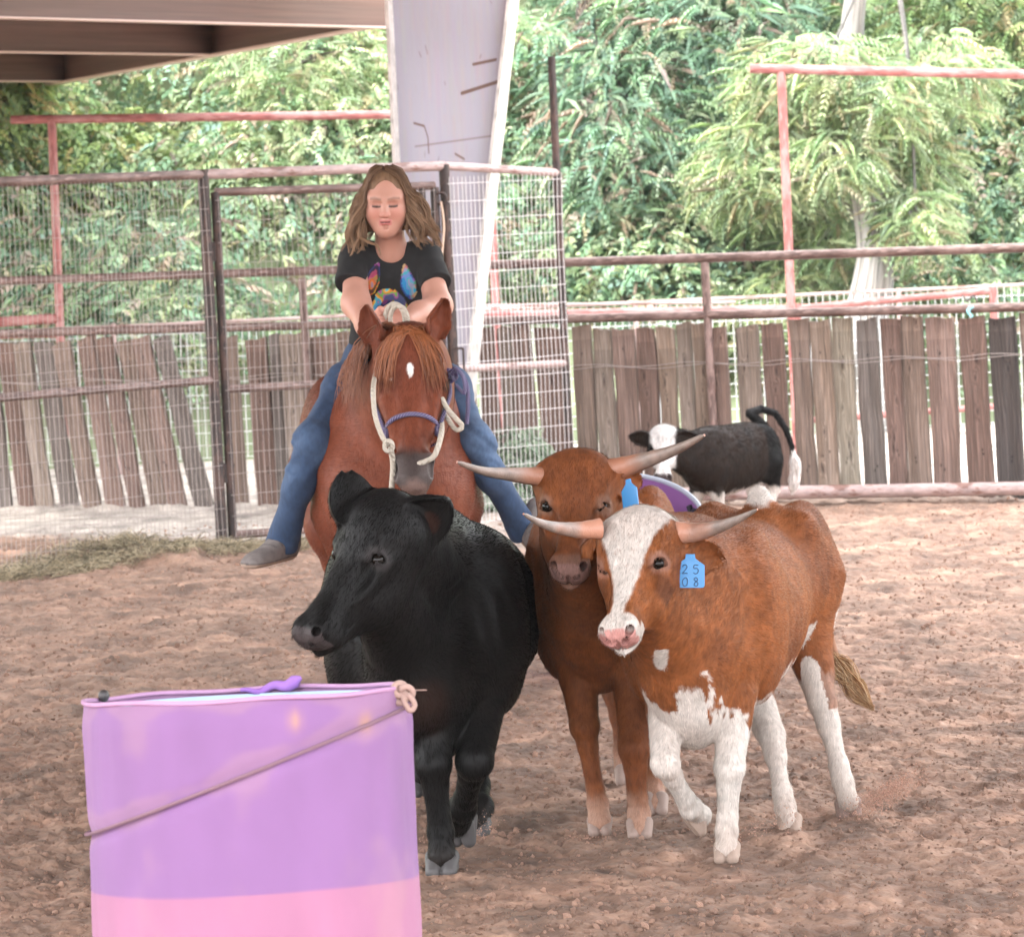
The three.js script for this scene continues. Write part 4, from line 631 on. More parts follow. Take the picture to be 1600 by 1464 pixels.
// ---------- black cow ----------
function blackCow() {
  const b = bodyFrame(660, 12.75, 716, 13.95), t = thing('black_cow', 'solid black hornless cow trotting behind the front purple barrel, head turned left', 'cow', b.o);
  const F = new Field(), X = (a, y, c) => off(b.o, b.f, b.u, b.r, a, y, c);
  F.loft(b.o, b.f, b.u, b.r, [[-.28, .76, .62, .1], [-.14, .82, .56, .12], [.05, .89, .47, .16], [.35, .98, .41, .26], [.65, 1.01, .39, .33], [.95, 1.01, .38, .285], [1.2, 1.02, .36, .245], [1.4, .97, .38, .2], [1.5, .88, .46, .13]], 2.0, .09, .08);
  const h = { o: P(590, 792, 12.16) }; const mz = P(468, 985, 11.98); [h.f, h.u, h.r] = frame(mz.clone().sub(h.o), V3(-.8, .3, .72)); const L = h.o.distanceTo(mz);
  const at = cattleHead(F, h, L, { wide: .98, heavy: 1.14 }), k = L / .42;
  // poll, neck, throat, dewlap
  F.ell(at(.03, -.03, 0), h.f, h.u, h.r, .05, .045, .06, .05);
  F.cap(at(.12, -.1, 0), .11, X(1.28, .84, 0), .2, .07); F.cap(at(.4, -.16, 0), .08, X(1.42, .66, 0), .16, .06); F.cap(X(1.2, .95, 0), .16, at(.05, -.06, 0), .09, .1);
  F.cap(at(.5, -.19, 0), .05, X(1.56, .56, .0), .1, .1); F.cap(X(1.5, .62, 0), .13, X(1.4, .46, 0), .14, .1);
  // shoulders, legs
  for (const s of [-1, 1]) { F.ell(X(1.2, .72, s * .22), b.f, b.u, b.r, .2, .28, .1, .1); F.ell(X(-.02, .62, s * .11), b.f, b.u, b.r, .2, .19, .09, .1); }
  foreleg(F, [P(664, 1000, 12.5), P(676, 1100, 12.48), P(678, 1195, 12.42), P(688, 1300, 12.46), P(690, 1338, 12.44)], [.11, .07, .051, .034, .041]);
  foreleg(F, [P(742, 985, 12.75), P(752, 1085, 12.68), P(742, 1190, 12.45), P(722, 1262, 12.66), P(715, 1288, 12.74)], [.12, .085, .056, .038, .038]);
  legChain(F, [X(.0, .64, -.08), X(.1, .55, -.06), X(-.0, .36, -.02), P(752, 1262, 13.3), P(744, 1284, 13.25)], [.16, .1, .05, .034, .038], .03);
  legChain(F, [X(.0, .62, .12), X(.05, .52, .15), X(-.22, .42, .17), X(-.2, .14, .17), X(-.16, .07, .17)], [.16, .1, .05, .034, .038], .03);
  // ears
  const eR = at(.14, -.075, .085 * 1), eL = at(.13, -.075, -.085);
  const ears = [[P(630, 820, 12.2), P(694, 786, 12.16), V3(.25, -.45, .9), .1, .086], [P(556, 822, 12.2), P(541, 752, 12.26), V3(.25, -.1, .9), .1, .07]];
  for (const [p, q, n, len, w] of ears) { const [ef, eu, er] = frame(q.clone().sub(p), n); F.cap(p.clone().addScaledVector(ef, -.06), .045, p.clone().addScaledVector(ef, .02), .04, .03); F.leaf(p, ef, eu, er, p.distanceTo(q) + .02, w, .03, .009, .02, (t) => Math.pow(Math.sin(Math.PI * Math.min(1, .26 + .72 * t)), .6)); }
  F.detail = (x, y, z) => .004 * vnoise(x * 7, y * 6, z * 7) + .0022 * vnoise(x * 17, y * 13, z * 17) + .0022 * sstep(.95, .85, y) * sstep(.62, .75, y) * Math.sin((x * 1.3 + y * .6 + .1 * vnoise(x * 6, y * 6, z * 6)) * 75) * sstep(-12.95, -12.6, z) * sstep(-12.2, -12.4, z);
  const hl = headLocal(h, L);
  const g = fineHead(F, .0065, .0034, (x, y, z, nx, ny, nz) => {
    let n = fbm(x * 9, y * 9, z * 9, 3), q = fbm(x * 60, y * 30, z * 60, 2); let c = mul3([.0048, .0043, .0043], 1 + n * .7 + q * .5);
    const [a, o, s] = hl(x, y, z); const near = a > -.1 && a < 1.2 && Math.abs(s) < .2 && o > -.3; if (near && a < .7) c = mul3(c, 1.25); if (near) c = faceSkin(c, a, o, s, L, k, [.03, .026, .026], [.042, .032, .032], [.004, .003, .003]); if (V3(x, y, z).distanceTo(P(664, 812, 12.2)) < .05 && nz > .3) c = mix3(c, [.03, .012, .008], .7);
    const br = sstep(.05, .35, fbm(x * 4 + 3, y * 4, z * 4, 2)) * sstep(.75, .5, y) * sstep(.3, .5, y); c = mix3(c, [.03, .014, .01], br * .6);
    if (y < .12) c = mix3(c, [.05, .036, .03], .2 * sstep(.12, .03, y)); return c; }, [b.f, b.u, b.r], at(.18, -.17, 0), headSide(h), .5);
  part('body', g, coat(.52, .0016, 0), t); coatHair(t, g, 70000, .017, .0015, bodyFlow(b, h), 301, .35, darkHairMat);
  cattleEyes(t, at, L, .98, h);
  const hm = new THREE.MeshStandardMaterial({ color: lin(.06, .055, .055), roughness: .6 });
  const dir = V3(-.1, 0, 1);
  hoof(t, hm, P(690, 1338, 12.44).add(V3(0, .006, 0)), dir, 1.1); hoof(t, hm, P(715, 1292, 12.74), V3(-.2, 0, .4), 1, 1.2); hoof(t, hm, P(744, 1282, 13.25), dir, 1); hoof(t, hm, X(-.16, .06, .17), dir, 1);
  const tl = tube([X(-.24, .72, 0), X(-.32, .68, 0), X(-.35, .7, .02), X(-.33, .45, .03)], (q) => .035 * (1 - q * .6), 10); part('tail', tl, hm, t);
}

// ---------- red and white steer ----------
const tagBlue = new THREE.MeshPhysicalMaterial({ color: lin(.03, .2, .45), roughness: .42, clearcoat: .2 });
function earTag(t, c, f, u, r, w, h, digits) {              // plate centred at c; u up, r across, f facing out
  const s = new THREE.Shape(), a = w / 2, b = h / 2, q = .009; s.moveTo(-a + q, -b); s.lineTo(a - q, -b); s.quadraticCurveTo(a, -b, a, -b + q); s.lineTo(a, b * .5); s.lineTo(a * .35, b * .95); s.lineTo(a * .3, b * 1.25); s.lineTo(-a * .3, b * 1.25); s.lineTo(-a * .35, b * .95); s.lineTo(-a, b * .5); s.lineTo(-a, -b + q); s.quadraticCurveTo(-a, -b, -a + q, -b);
  const g = new THREE.ExtrudeGeometry(s, { depth: .0025, bevelEnabled: true, bevelSize: .0008, bevelThickness: .0008, bevelSegments: 1, curveSegments: 6 });
  g.applyMatrix4(new THREE.Matrix4().makeBasis(r, u, f).setPosition(c)); const m = part('ear_tag', g, tagBlue, t);
  if (digits) {
    const D = { 2: [[-.5, .55], [-.3, .95], [.25, .95], [.4, .5], [-.1, -.3], [-.55, -.9], [.1, -.82], [.55, -.9]], 5: [[.5, .95], [-.35, .9], [-.4, .15], [.15, .25], [.5, -.2], [.3, -.8], [-.2, -.95], [-.5, -.7]],
      0: [[.1, .95], [-.4, .5], [-.5, -.3], [-.2, -.9], [.3, -.75], [.5, 0], [.4, .7], [.1, .95]], 8: [[.3, .75], [-.1, .95], [-.4, .55], [.1, .1], [.45, -.4], [.1, -.92], [-.4, -.6], [-.1, -.05], [.35, .4], [.3, .75]] };
    const ink = new THREE.MeshStandardMaterial({ color: lin(.01, .04, .1), roughness: .6 });
    [['2', -.19, .16], ['5', .2, .17], ['0', -.19, -.52], ['8', .2, -.52]].forEach(([ch, x, y]) => {
      const pts = D[ch].map(([dx, dy]) => off(c, f, u, r, .0036, (y + .02) * h * .62 + dy * h * .155, x * w + dx * w * .17));
      part('digit', tube(pts, .0014, 5, false, 40), ink, m); });
  }
  return m;
}
function redWhiteSteer() {
  const b = bodyFrame(1090, 12.6, 1188, 13.5), t = thing('horned_steer', 'white-faced red steer with white legs and numbered blue ear tag', 'steer', b.o);
  const F = new Field(), X = (a, y, c) => off(b.o, b.f, b.u, b.r, a, y, c);
  F.loft(b.o, b.f, b.u, b.r, [[-.16, .9, .68, .08], [-.06, .96, .58, .16], [.12, .975, .5, .2], [.4, .97, .43, .235], [.65, .97, .41, .25], [.88, .99, .42, .225], [1.08, .98, .43, .185], [1.22, .9, .5, .11]], 2.0, .07, .08);
  const h = { o: P(993, 816, 12.12) }, mz = P(958, 986, 11.86);[h.f, h.u, h.r] = frame(mz.clone().sub(h.o), V3(-.42, .3, .9)); const L = h.o.distanceTo(mz);
  const at = cattleHead(F, h, L, { wide: 1.0, poll: 1 }), k = L / .42;
  F.cap(at(.06, -.034, -.08 * k), .036, at(.06, -.034, .08 * k), .036, .03);                               // poll
  F.cap(at(.1, -.1, 0), .1, X(1.05, .82, 0), .19, .1); F.cap(at(.42, -.16, 0), .075, X(1.15, .66, 0), .16, .09); F.cap(X(1.0, .9, 0), .12, at(.05, -.07, 0), .085, .08);
  F.cap(at(.5, -.19, 0), .035, X(1.22, .56, 0), .06, .08); F.cap(X(1.2, .58, 0), .1, X(1.1, .44, 0), .1, .08);
  F.ell(P(1085, 1095, 12.35), b.f, b.u, b.r, .08, .1, .07, .06);                                          // brisket
  // hips, tail head
  F.cap(P(1186, 776, 13.36), .036, P(1196, 820, 13.32), .075, .05);
  for (const s of [-1, 1]) { F.ell(X(.9, .72, s * .17), b.f, b.u, b.r, .17, .26, .08, .09); F.ell(X(.02, .76, s * .15), b.f, b.u, b.r, .2, .24, .1, .09); F.ball(X(.16, .92, s * .17), .045, .07); }
  // forelegs: planted left, lifted right
  foreleg(F, [P(1140, 1010, 12.5), P(1150, 1085, 12.46), P(1140, 1200, 12.38), P(1136, 1300, 12.4), P(1136, 1328, 12.38)], [.095, .062, .044, .029, .037]);
  foreleg(F, [P(1045, 1040, 12.5), P(1040, 1105, 12.45), P(1040, 1195, 12.3), P(1080, 1262, 12.44), P(1096, 1274, 12.5)], [.08, .055, .041, .028, .031]);
  // hind legs
  legChain(F, [X(0, .74, .1), X(.1, .56, .07), P(1206, 1150, 13.1), P(1228, 1262, 12.92), P(1234, 1288, 12.88)], [.15, .085, .04, .028, .034], .03);
  legChain(F, [X(0, .74, -.13), X(.06, .58, -.15), P(1286, 1098, 13.3), P(1318, 1222, 13.2), P(1326, 1252, 13.18)], [.15, .09, .042, .029, .035], .03);
  F.ball(P(1199, 1142, 13.16), .04, .03); F.ball(P(1288, 1092, 13.36), .042, .03);
  F.cap(X(-.13, .9, 0), .05, X(-.17, .75, .05), .035, .05);
  for (const s of [-1, 1]) { F.ell(X(.28, .86, s * .3), b.f, b.u, b.r, .12, .1, .05, .06, true); F.ell(X(.78, .7, s * .32), b.f, b.u, b.r, .05, .22, .05, .06, true); F.ell(X(1.1, .74, s * .25), b.f, b.u, b.r, .05, .16, .06, .06, true); }
  F.detail = (x, y, z) => .0035 * vnoise(x * 8, y * 7, z * 8) + .0018 * vnoise(x * 20, y * 15, z * 20);
  // ears
  const eb = P(1062, 862, 12.14), et = P(1136, 872, 12.28), [ef, eu, er] = frame(et.clone().sub(eb), V3(-.05, -.1, 1)); F.cap(P(1048, 858, 12.12), .036, eb, .036, .03); F.leaf(eb.clone().addScaledVector(ef, -.01), ef, eu, er, .175, .056, .03, .009, .02);
  const eb2 = P(932, 846, 12.2), et2 = P(910, 858, 12.36), [e2, u2, r2] = frame(et2.clone().sub(eb2), V3(.2, -.5, .8)); F.leaf(eb2, e2, u2, r2, .1, .034, .03, .009, .02);
  const hl = headLocal(h, L), bl = bodyLocal(b), brown = [.2, .065, .02], dark = [.11, .036, .015], white = [.5, .46, .42];
  const lines = (x, y, z) => fbm(x * 22, y * 22, z * 22, 3);
  const g = fineHead(F, .006, .0032, (x, y, z, nx, ny, nz) => {
    const n = lines(x, y, z), m = fbm(x * 5, y * 5, z * 5, 3), fine = fbm(x * 90, y * 45, z * 90, 2); const [a, o, s] = hl(x, y, z), [bx, by, bz] = bl(x, y, z);
    let c = mix3(brown, dark, clamp(.25 + m * .9, 0, 1)); c = mul3(c, 1 + n * .3 + fine * .5);
    const head = a > -.25 && a < 1.2 && o > -.24 && Math.abs(s) < .2 && bx > 1.12;
    let w = 0;
    if (head && o > -.12 && by > .55) {
      const bw = a < .12 ? lerp(.125, .1, clamp((a + .1) / .22, 0, 1)) : a < .5 ? lerp(.1, .04, Math.pow((a - .12) / .38, .75)) : lerp(.04, .017, clamp((a - .5) / .25, 0, 1));
      w = sstep(.006, -.006, Math.abs(s - .0) - bw - n * .012) * sstep(-.13, -.06, o);
      if (a > .8) w = Math.max(w, sstep(.82, .86, a + n * .04 + (o < -.06 ? .06 : 0)));
      c = mix3(c, mul3(dark, .6), .7 * sstep(.1, .05, Math.abs(a - .5)) * sstep(.06, .09, Math.abs(s)));
    }
    // body markings
    const legF = bx > .7; const jag = n * .1 + m * .07 + fine * .02;
    if (legF) { const q = .42 + jag + (bz < 0 ? .04 : -.02) + (Math.abs(bz) < .08 ? .1 : 0); w = Math.max(w, sstep(q + .012, q - .012, by)); } if (bx > .98 && by < .52 + jag * 1.6 && Math.abs(bz) < .12 && by > .3) w = Math.max(w, sstep(.525 + jag * 1.6, .495 + jag * 1.6, by));
    if (!legF) { const q = (Math.abs(bz) > .1 && bx < .16 ? .44 : .52 + .11 * sstep(.55, .1, bx)) + jag * .5; w = Math.max(w, sstep(q + .012, q - .012, by)); }
    if (!legF && bz < 0 && bx < .3 && by < .48 && by > .34 && nx > .2) w *= .2;
    const dh = Math.hypot(x - P(1186, 768, 13.38).x, (y - P(1186, 768, 13.38).y) * 1.2, (z - P(1186, 768, 13.38).z) * .5); w = Math.max(w, sstep(.075, .055, dh + n * .02));
    const th = Math.hypot(bx + .02, by - .6, (bz + .2) * .8); w = Math.max(w, sstep(.075, .06, th + n * .03));
    if (bx > 1.0 && by > .5 && by < .68 && Math.abs(s + .02) < .2) { const q = Math.hypot((x - P(1030, 1012, 12.25).x) * 2.2, (y - P(1030, 1012, 12.25).y) * .8 ) + 0 * z, dy = y - P(1030, 1012, 12.25).y; w = Math.max(w, sstep(.05, .038, q + n * .04 + .35 * Math.max(0, Math.abs(x - P(1034, 1012, 12.25).x) - .5 * Math.max(0, .055 + dy)))); }
    const wh = mul3(mix3(white, [.42, .32, .27], clamp(.18 + m * .5, 0, .4)), 1 + fine * .3 + n * .12); if (head) { const sp = fbm(x * 70, y * 70, z * 70, 2); if (sp > .42 && a < .5) w *= .75; }
    c = mix3(c, wh, clamp(w, 0, 1));
    if (by < .2 && w > .5) c = mix3(c, [.3, .2, .15], .35 * sstep(.2, .03, by + n * .05));
    if (head) c = faceSkin(c, a, o, s, L, k, [.24, .125, .09], [.43, .21, .185], [.07, .025, .02]);
    return c; }, [b.f, b.u, b.r], at(.18, -.17, 0), headSide(h), .45);
  part('body', g, coat(.6, .0022, .1), t); coatHair(t, g, 110000, .015, .0014, bodyFlow(b, h), 302, .32);
  cattleEyes(t, at, L, 1.0, h);
  part('horn', hornGeo([P(938, 826, 12.1), P(905, 828, 12.08), P(868, 824, 12.02), P(840, 815, 11.96), P(818, 803, 11.9)], .031, .005, [.42, .2, .13], [.21, .165, .14]), hornMat, t);
  part('horn', hornGeo([P(1045, 832, 12.1), P(1085, 832, 12.1), P(1120, 824, 12.04), P(1152, 812, 11.98), P(1184, 796, 11.92)], .037, .005, [.42, .2, .13], [.2, .155, .13]), hornMat, t);
  const hm = new THREE.MeshStandardMaterial({ color: lin(.26, .19, .15), roughness: .8 }), dir = V3(-.15, 0, 1);
  hoof(t, hm, P(1136, 1328, 12.38).setY(.056), dir, .86); hoof(t, hm, P(1097, 1276, 12.5), V3(1, 0, -.3), .78, .9); hoof(t, hm, P(1234, 1288, 12.88).setY(.054), dir, .85); hoof(t, new THREE.MeshStandardMaterial({ color: lin(.16, .1, .08), roughness: .6 }), P(1327, 1256, 13.18), V3(.1, 0, 1), .92, .7);
  // tail thrown out to the right
  part('tail', tube([X(-.14, .9, .02), P(1262, 900, 13.7), P(1292, 985, 13.75), P(1306, 1035, 13.7)], (q) => .03 - .014 * q, 10), new THREE.MeshStandardMaterial({ color: lin(.2, .075, .028), roughness: .7 }), t);
  part('tail_switch', switchHair([P(1300, 1022, 13.7), P(1318, 1046, 13.68), P(1338, 1078, 13.65), P(1364, 1108, 13.6)], 240, .07, .0016, [[.42, .25, .12], [.55, .38, .22], [.26, .12, .05]], 21), new THREE.MeshStandardMaterial({ vertexColors: true, roughness: .6 }), t);
  earTag(t, P(1079, 895, 12.08), ...(() => { const f = V3(-.12, .05, 1).normalize(), [ff, uu, rr] = frame(f, camera.up.clone().applyQuaternion(camera.quaternion)); return [ff, uu, rr.negate()]; })(), .082, .086, true);
}

// ---------- red steer behind it ----------
function redSteer() {
  const b = bodyFrame(928, 13.2, 955, 14.5), t = thing('horned_steer', 'all red steer with long upswept horns, behind the white-faced steer', 'steer', b.o);
  const F = new Field(), X = (a, y, c) => off(b.o, b.f, b.u, b.r, a, y, c);
  F.loft(b.o, b.f, b.u, b.r, [[-.2, .92, .7, .1], [-.08, .93, .6, .16], [.12, .96, .52, .21], [.45, .97, .46, .24], [.75, 1.0, .45, .235], [1.05, 1.03, .48, .2], [1.3, 1.05, .5, .2], [1.46, .96, .56, .14]], 2.15, .07, .08);
  const h = { o: P(902, 727, 12.74) }, mz = P(887, 884, 12.46);[h.f, h.u, h.r] = frame(mz.clone().sub(h.o), V3(-.1, .3, .9)); const L = h.o.distanceTo(mz);
  const at = cattleHead(F, h, L, { wide: .98, poll: 1 });
  F.cap(at(.05, -.036, -.105), .036, at(.05, -.036, .105), .036, .03); F.ell(at(.0, -.03, 0), h.f, h.u, h.r, .04, .045, .08, .04);
  F.cap(at(.1, -.1, 0), .11, X(1.3, .86, 0), .165, .08); F.cap(at(.42, -.16, 0), .09, X(1.4, .72, 0), .15, .08); F.cap(X(1.2, .98, 0), .13, at(.05, -.08, 0), .09, .08);
  F.cap(at(.5, -.18, 0), .05, X(1.47, .66, 0), .08, .08); F.cap(X(1.42, .68, 0), .12, X(1.34, .54, 0), .1, .08);
  for (const s of [-1, 1]) { F.ell(X(1.2, .74, s * .125), b.f, b.u, b.r, .17, .26, .08, .09); F.ell(X(.02, .76, s * .15), b.f, b.u, b.r, .2, .24, .1, .09); }
  foreleg(F, [P(895, 985, 13.15), P(903, 1060, 13.15), P(914, 1135, 13.08), P(934, 1255, 13.08), P(937, 1283, 13.05)], [.09, .06, .044, .029, .036]);
  foreleg(F, [P(995, 1000, 13.1), P(994, 1080, 13.06), P(990, 1170, 12.96), P(998, 1272, 12.98), P(1000, 1298, 12.95)], [.095, .064, .046, .031, .037]);
  legChain(F, [X(0, .74, .14), X(.08, .56, .12), P(966, 1092, 14.3), P(976, 1196, 14.2), P(980, 1218, 14.15)], [.15, .09, .04, .028, .033], .03);
  legChain(F, [X(0, .74, -.14), X(.1, .56, -.1), P(1016, 1130, 13.75), P(1022, 1245, 13.5), P(1024, 1262, 13.45)], [.16, .1, .048, .033, .037], .03);
  for (const s of [-1, 1]) { F.ell(X(.28, .86, s * .3), b.f, b.u, b.r, .12, .1, .05, .06, true); F.ell(X(.95, .72, s * .32), b.f, b.u, b.r, .05, .22, .05, .06, true); F.ell(X(1.32, .74, s * .25), b.f, b.u, b.r, .05, .16, .06, .06, true); }
  F.detail = (x, y, z) => .0035 * vnoise(x * 8, y * 7, z * 8) + .0018 * vnoise(x * 20, y * 15, z * 20);
  const eb = P(958, 750, 12.74), et = P(1008, 752, 12.86), [ef, eu, er] = frame(et.clone().sub(eb), V3(-.05, -.1, 1)); F.cap(P(946, 742, 12.76), .026, eb, .03, .015); F.leaf(eb.clone().addScaledVector(ef, -.01), ef, eu, er, .14, .052, .03, .009, .02);
  const hl = headLocal(h, L), bl = bodyLocal(b), brown = [.195, .06, .018], dark = [.1, .032, .013];
  const g = fineHead(F, .0065, .0034, (x, y, z) => {
    const n = fbm(x * 22, y * 22, z * 22, 3), m = fbm(x * 5, y * 5, z * 5, 3), fine = fbm(x * 90, y * 45, z * 90, 2), [a, o, s] = hl(x, y, z), [bx, by, bz] = bl(x, y, z);
    let c = mix3(brown, dark, clamp(.3 + m * .8, 0, 1)); c = mul3(c, 1 + n * .25 + fine * .5);
    if (a > .86 && a < 1.2 && o > -.16 && Math.abs(s) < .1 && bx > 1.2) { c = mix3(c, [.22, .13, .1], sstep(.86, .92, a + n * .02) * .6); c = faceSkin(c, a, o, s, L, L / .42, [.22, .12, .08], [.23, .13, .11], [.045, .02, .017]); }
    else if (a > .1 && a < .6 && bx > 1.2) c = faceSkin(c, a, o, s, L, L / .42, [.2, .105, .07], c, c);
    if (by < .16) c = mix3(c, [.36, .22, .16], sstep(.16, .06, by + n * .04) * .8); return c; }, [b.f, b.u, b.r], at(.18, -.17, 0), headSide(h), .45);
  part('body', g, coat(.6, .0022, .1), t); coatHair(t, g, 110000, .015, .0014, bodyFlow(b, h), 302, .32); cattleEyes(t, at, L, .98, h);
  const base = [.34, .15, .09], tip = [.21, .155, .125];
  part('horn', hornGeo([P(858, 745, 12.74), P(830, 744, 12.72), P(795, 741, 12.66), P(755, 736, 12.58), P(714, 722, 12.5)], .033, .006, base, tip), hornMat, t);
  part('horn', hornGeo([P(955, 735, 12.74), P(988, 726, 12.72), P(1025, 714, 12.66), P(1062, 700, 12.6), P(1101, 680, 12.52)], .037, .007, base, tip), hornMat, t);
  const hm = new THREE.MeshStandardMaterial({ color: lin(.24, .17, .14), roughness: .7 }), dir = V3(-.05, 0, 1);
  hoof(t, hm, P(937, 1283, 13.05).setY(.054), dir, .86); hoof(t, hm, P(1000, 1298, 12.95).setY(.054), dir, .9); hoof(t, hm, P(1024, 1262, 13.45).setY(.056), dir, .95); hoof(t, hm, P(980, 1218, 14.15).setY(.056), dir, .9);
  const tf = V3(-.75, .1, .6).normalize(), [ff, uu, rr] = frame(tf, V3(-.42, .9, .1)); earTag(t, P(985, 776, 12.62), ff, uu, rr.negate(), .07, .085, false);
  part('tail', tube([X(-.18, .95, 0), X(-.26, .85, 0), X(-.28, .55, .02)], (q) => .03 - .014 * q, 8), new THREE.MeshStandardMaterial({ color: lin(.2, .07, .025), roughness: .7 }), t);
}

// ---------- calf by the fence ----------
function calf() {
  const b = bodyFrame(1068, 24.3, 1190, 24.9), t = thing('calf', 'small dark calf with a white face and raised tail by the board fence', 'calf', b.o);
  // body stands nearly broadside, head turned to the camera
  const A = P(1062, 800, 24.2).setY(0), B = P(1186, 800, 24.75).setY(0), f = A.clone().sub(B).normalize(), r = new THREE.Vector3().crossVectors(f, up); b.o = B; b.f = f; b.r = r; t.position.copy(B); t.updateMatrixWorld();
  const F = new Field(), X = (a, y, c) => off(B, f, up, r, a, y, c), k = .62;
  F.loft(B, f, up, r, [[-.1, .58, .42, .06], [-.02, .63, .33, .12], [.1, .645, .27, .15], [.3, .64, .23, .165], [.46, .645, .24, .15], [.56, .62, .29, .12], [.64, .57, .36, .07]], 2.15, .05, .05);
  const h = { o: P(1036, 668, 24.1) }, mz = P(1036, 747, 23.96);[h.f, h.u, h.r] = frame(mz.clone().sub(h.o), V3(-.05, .3, .9)); const L = h.o.distanceTo(mz); const at = cattleHead(F, h, L, { wide: 1.05 });
  F.cap(at(.1, -.05, 0), .06, X(.52, .5, 0), .1, .05); F.cap(at(.4, -.08, 0), .05, X(.58, .42, 0), .09, .05);
  for (const s of [-1, 1]) { F.ell(X(.02, .45, s * .09), f, up, r, .13, .16, .06, .05);
    F.chain([X(.46, .4, s * .09), X(.48, .25, s * .08), X(.48 + s * .04, .06, s * .08)], [.06, .033, .024], .03); F.chain([X(.0, .4, s * .09), X(-.05, .24, s * .08), X(-.02 - s * .05, .06, s * .08)], [.09, .034, .024], .03);
    const e0 = at(.16, -.05, s * .075), e1 = e0.clone().addScaledVector(h.r, s * .14).add(V3(0, .012, -.04)), [ef, eu, er] = frame(e1.clone().sub(e0), V3(0, -.2, 1)); F.leaf(e0, ef, eu, er, .145, .042, .025, .009, .02); }
  const tail = [X(-.08, .61, 0), P(1172, 646, 24.8), P(1190, 639, 24.85), P(1212, 646, 24.85), P(1228, 670, 24.85), P(1238, 698, 24.85), P(1240, 715, 24.85)]; F.chain(tail, [.03, .026, .022, .019, .017, .015, .012], .005);
  const hl = headLocal(h, L), bl = bodyLocal(b);
  const g = F.mesh(.0085, (x, y, z) => { const n = fbm(x * 20, y * 20, z * 20, 3), [a, o, s] = hl(x, y, z), [bx, by] = bl(x, y, z); let c = mul3(mix3([.018, .0105, .0075], [.005, .0043, .0043], clamp(.3 + n + (bx < .08 ? .8 : 0), 0, 1)), 1 + n * .4);
    const w = a > -.15 && a < 1.1 && Math.abs(s) < .085 && o > -.16 && bx > .5 ? sstep(.01, -.01, Math.abs(s) - .072 - n * .02) : 0; c = mix3(c, mul3([.5, .47, .45], 1 + n * .2), w);
    if (by < .27 + n * .04) c = mix3(c, [.48, .43, .39], sstep(.27 + n * .04, .25 + n * .04, by)); if (a > .9 && w > 0 && o > -.07) c = [.05, .035, .035]; if (Math.hypot((a - .34) * L, o + .03) < .022 && Math.abs(s) > .05 && w > 0) c = [.02, .015, .015]; return c; }, 1, [f, up, r]);
  part('body', g, coat(.6, .003, 0), t); coatHair(t, g, 30000, .024, .0022, bodyFlow(b, h), 305, .5, darkHairMat); cattleEyes(t, at, L, 1.05, h);
  part('tail_switch', switchHair([P(1239, 705, 24.85), P(1243, 728, 24.85), P(1241, 752, 24.85), P(1238, 772, 24.85)], 170, .075, .0022, [[.72, .66, .62], [.6, .52, .48], [.8, .76, .72]], 8), new THREE.MeshStandardMaterial({ vertexColors: true, roughness: .6 }), t);
}

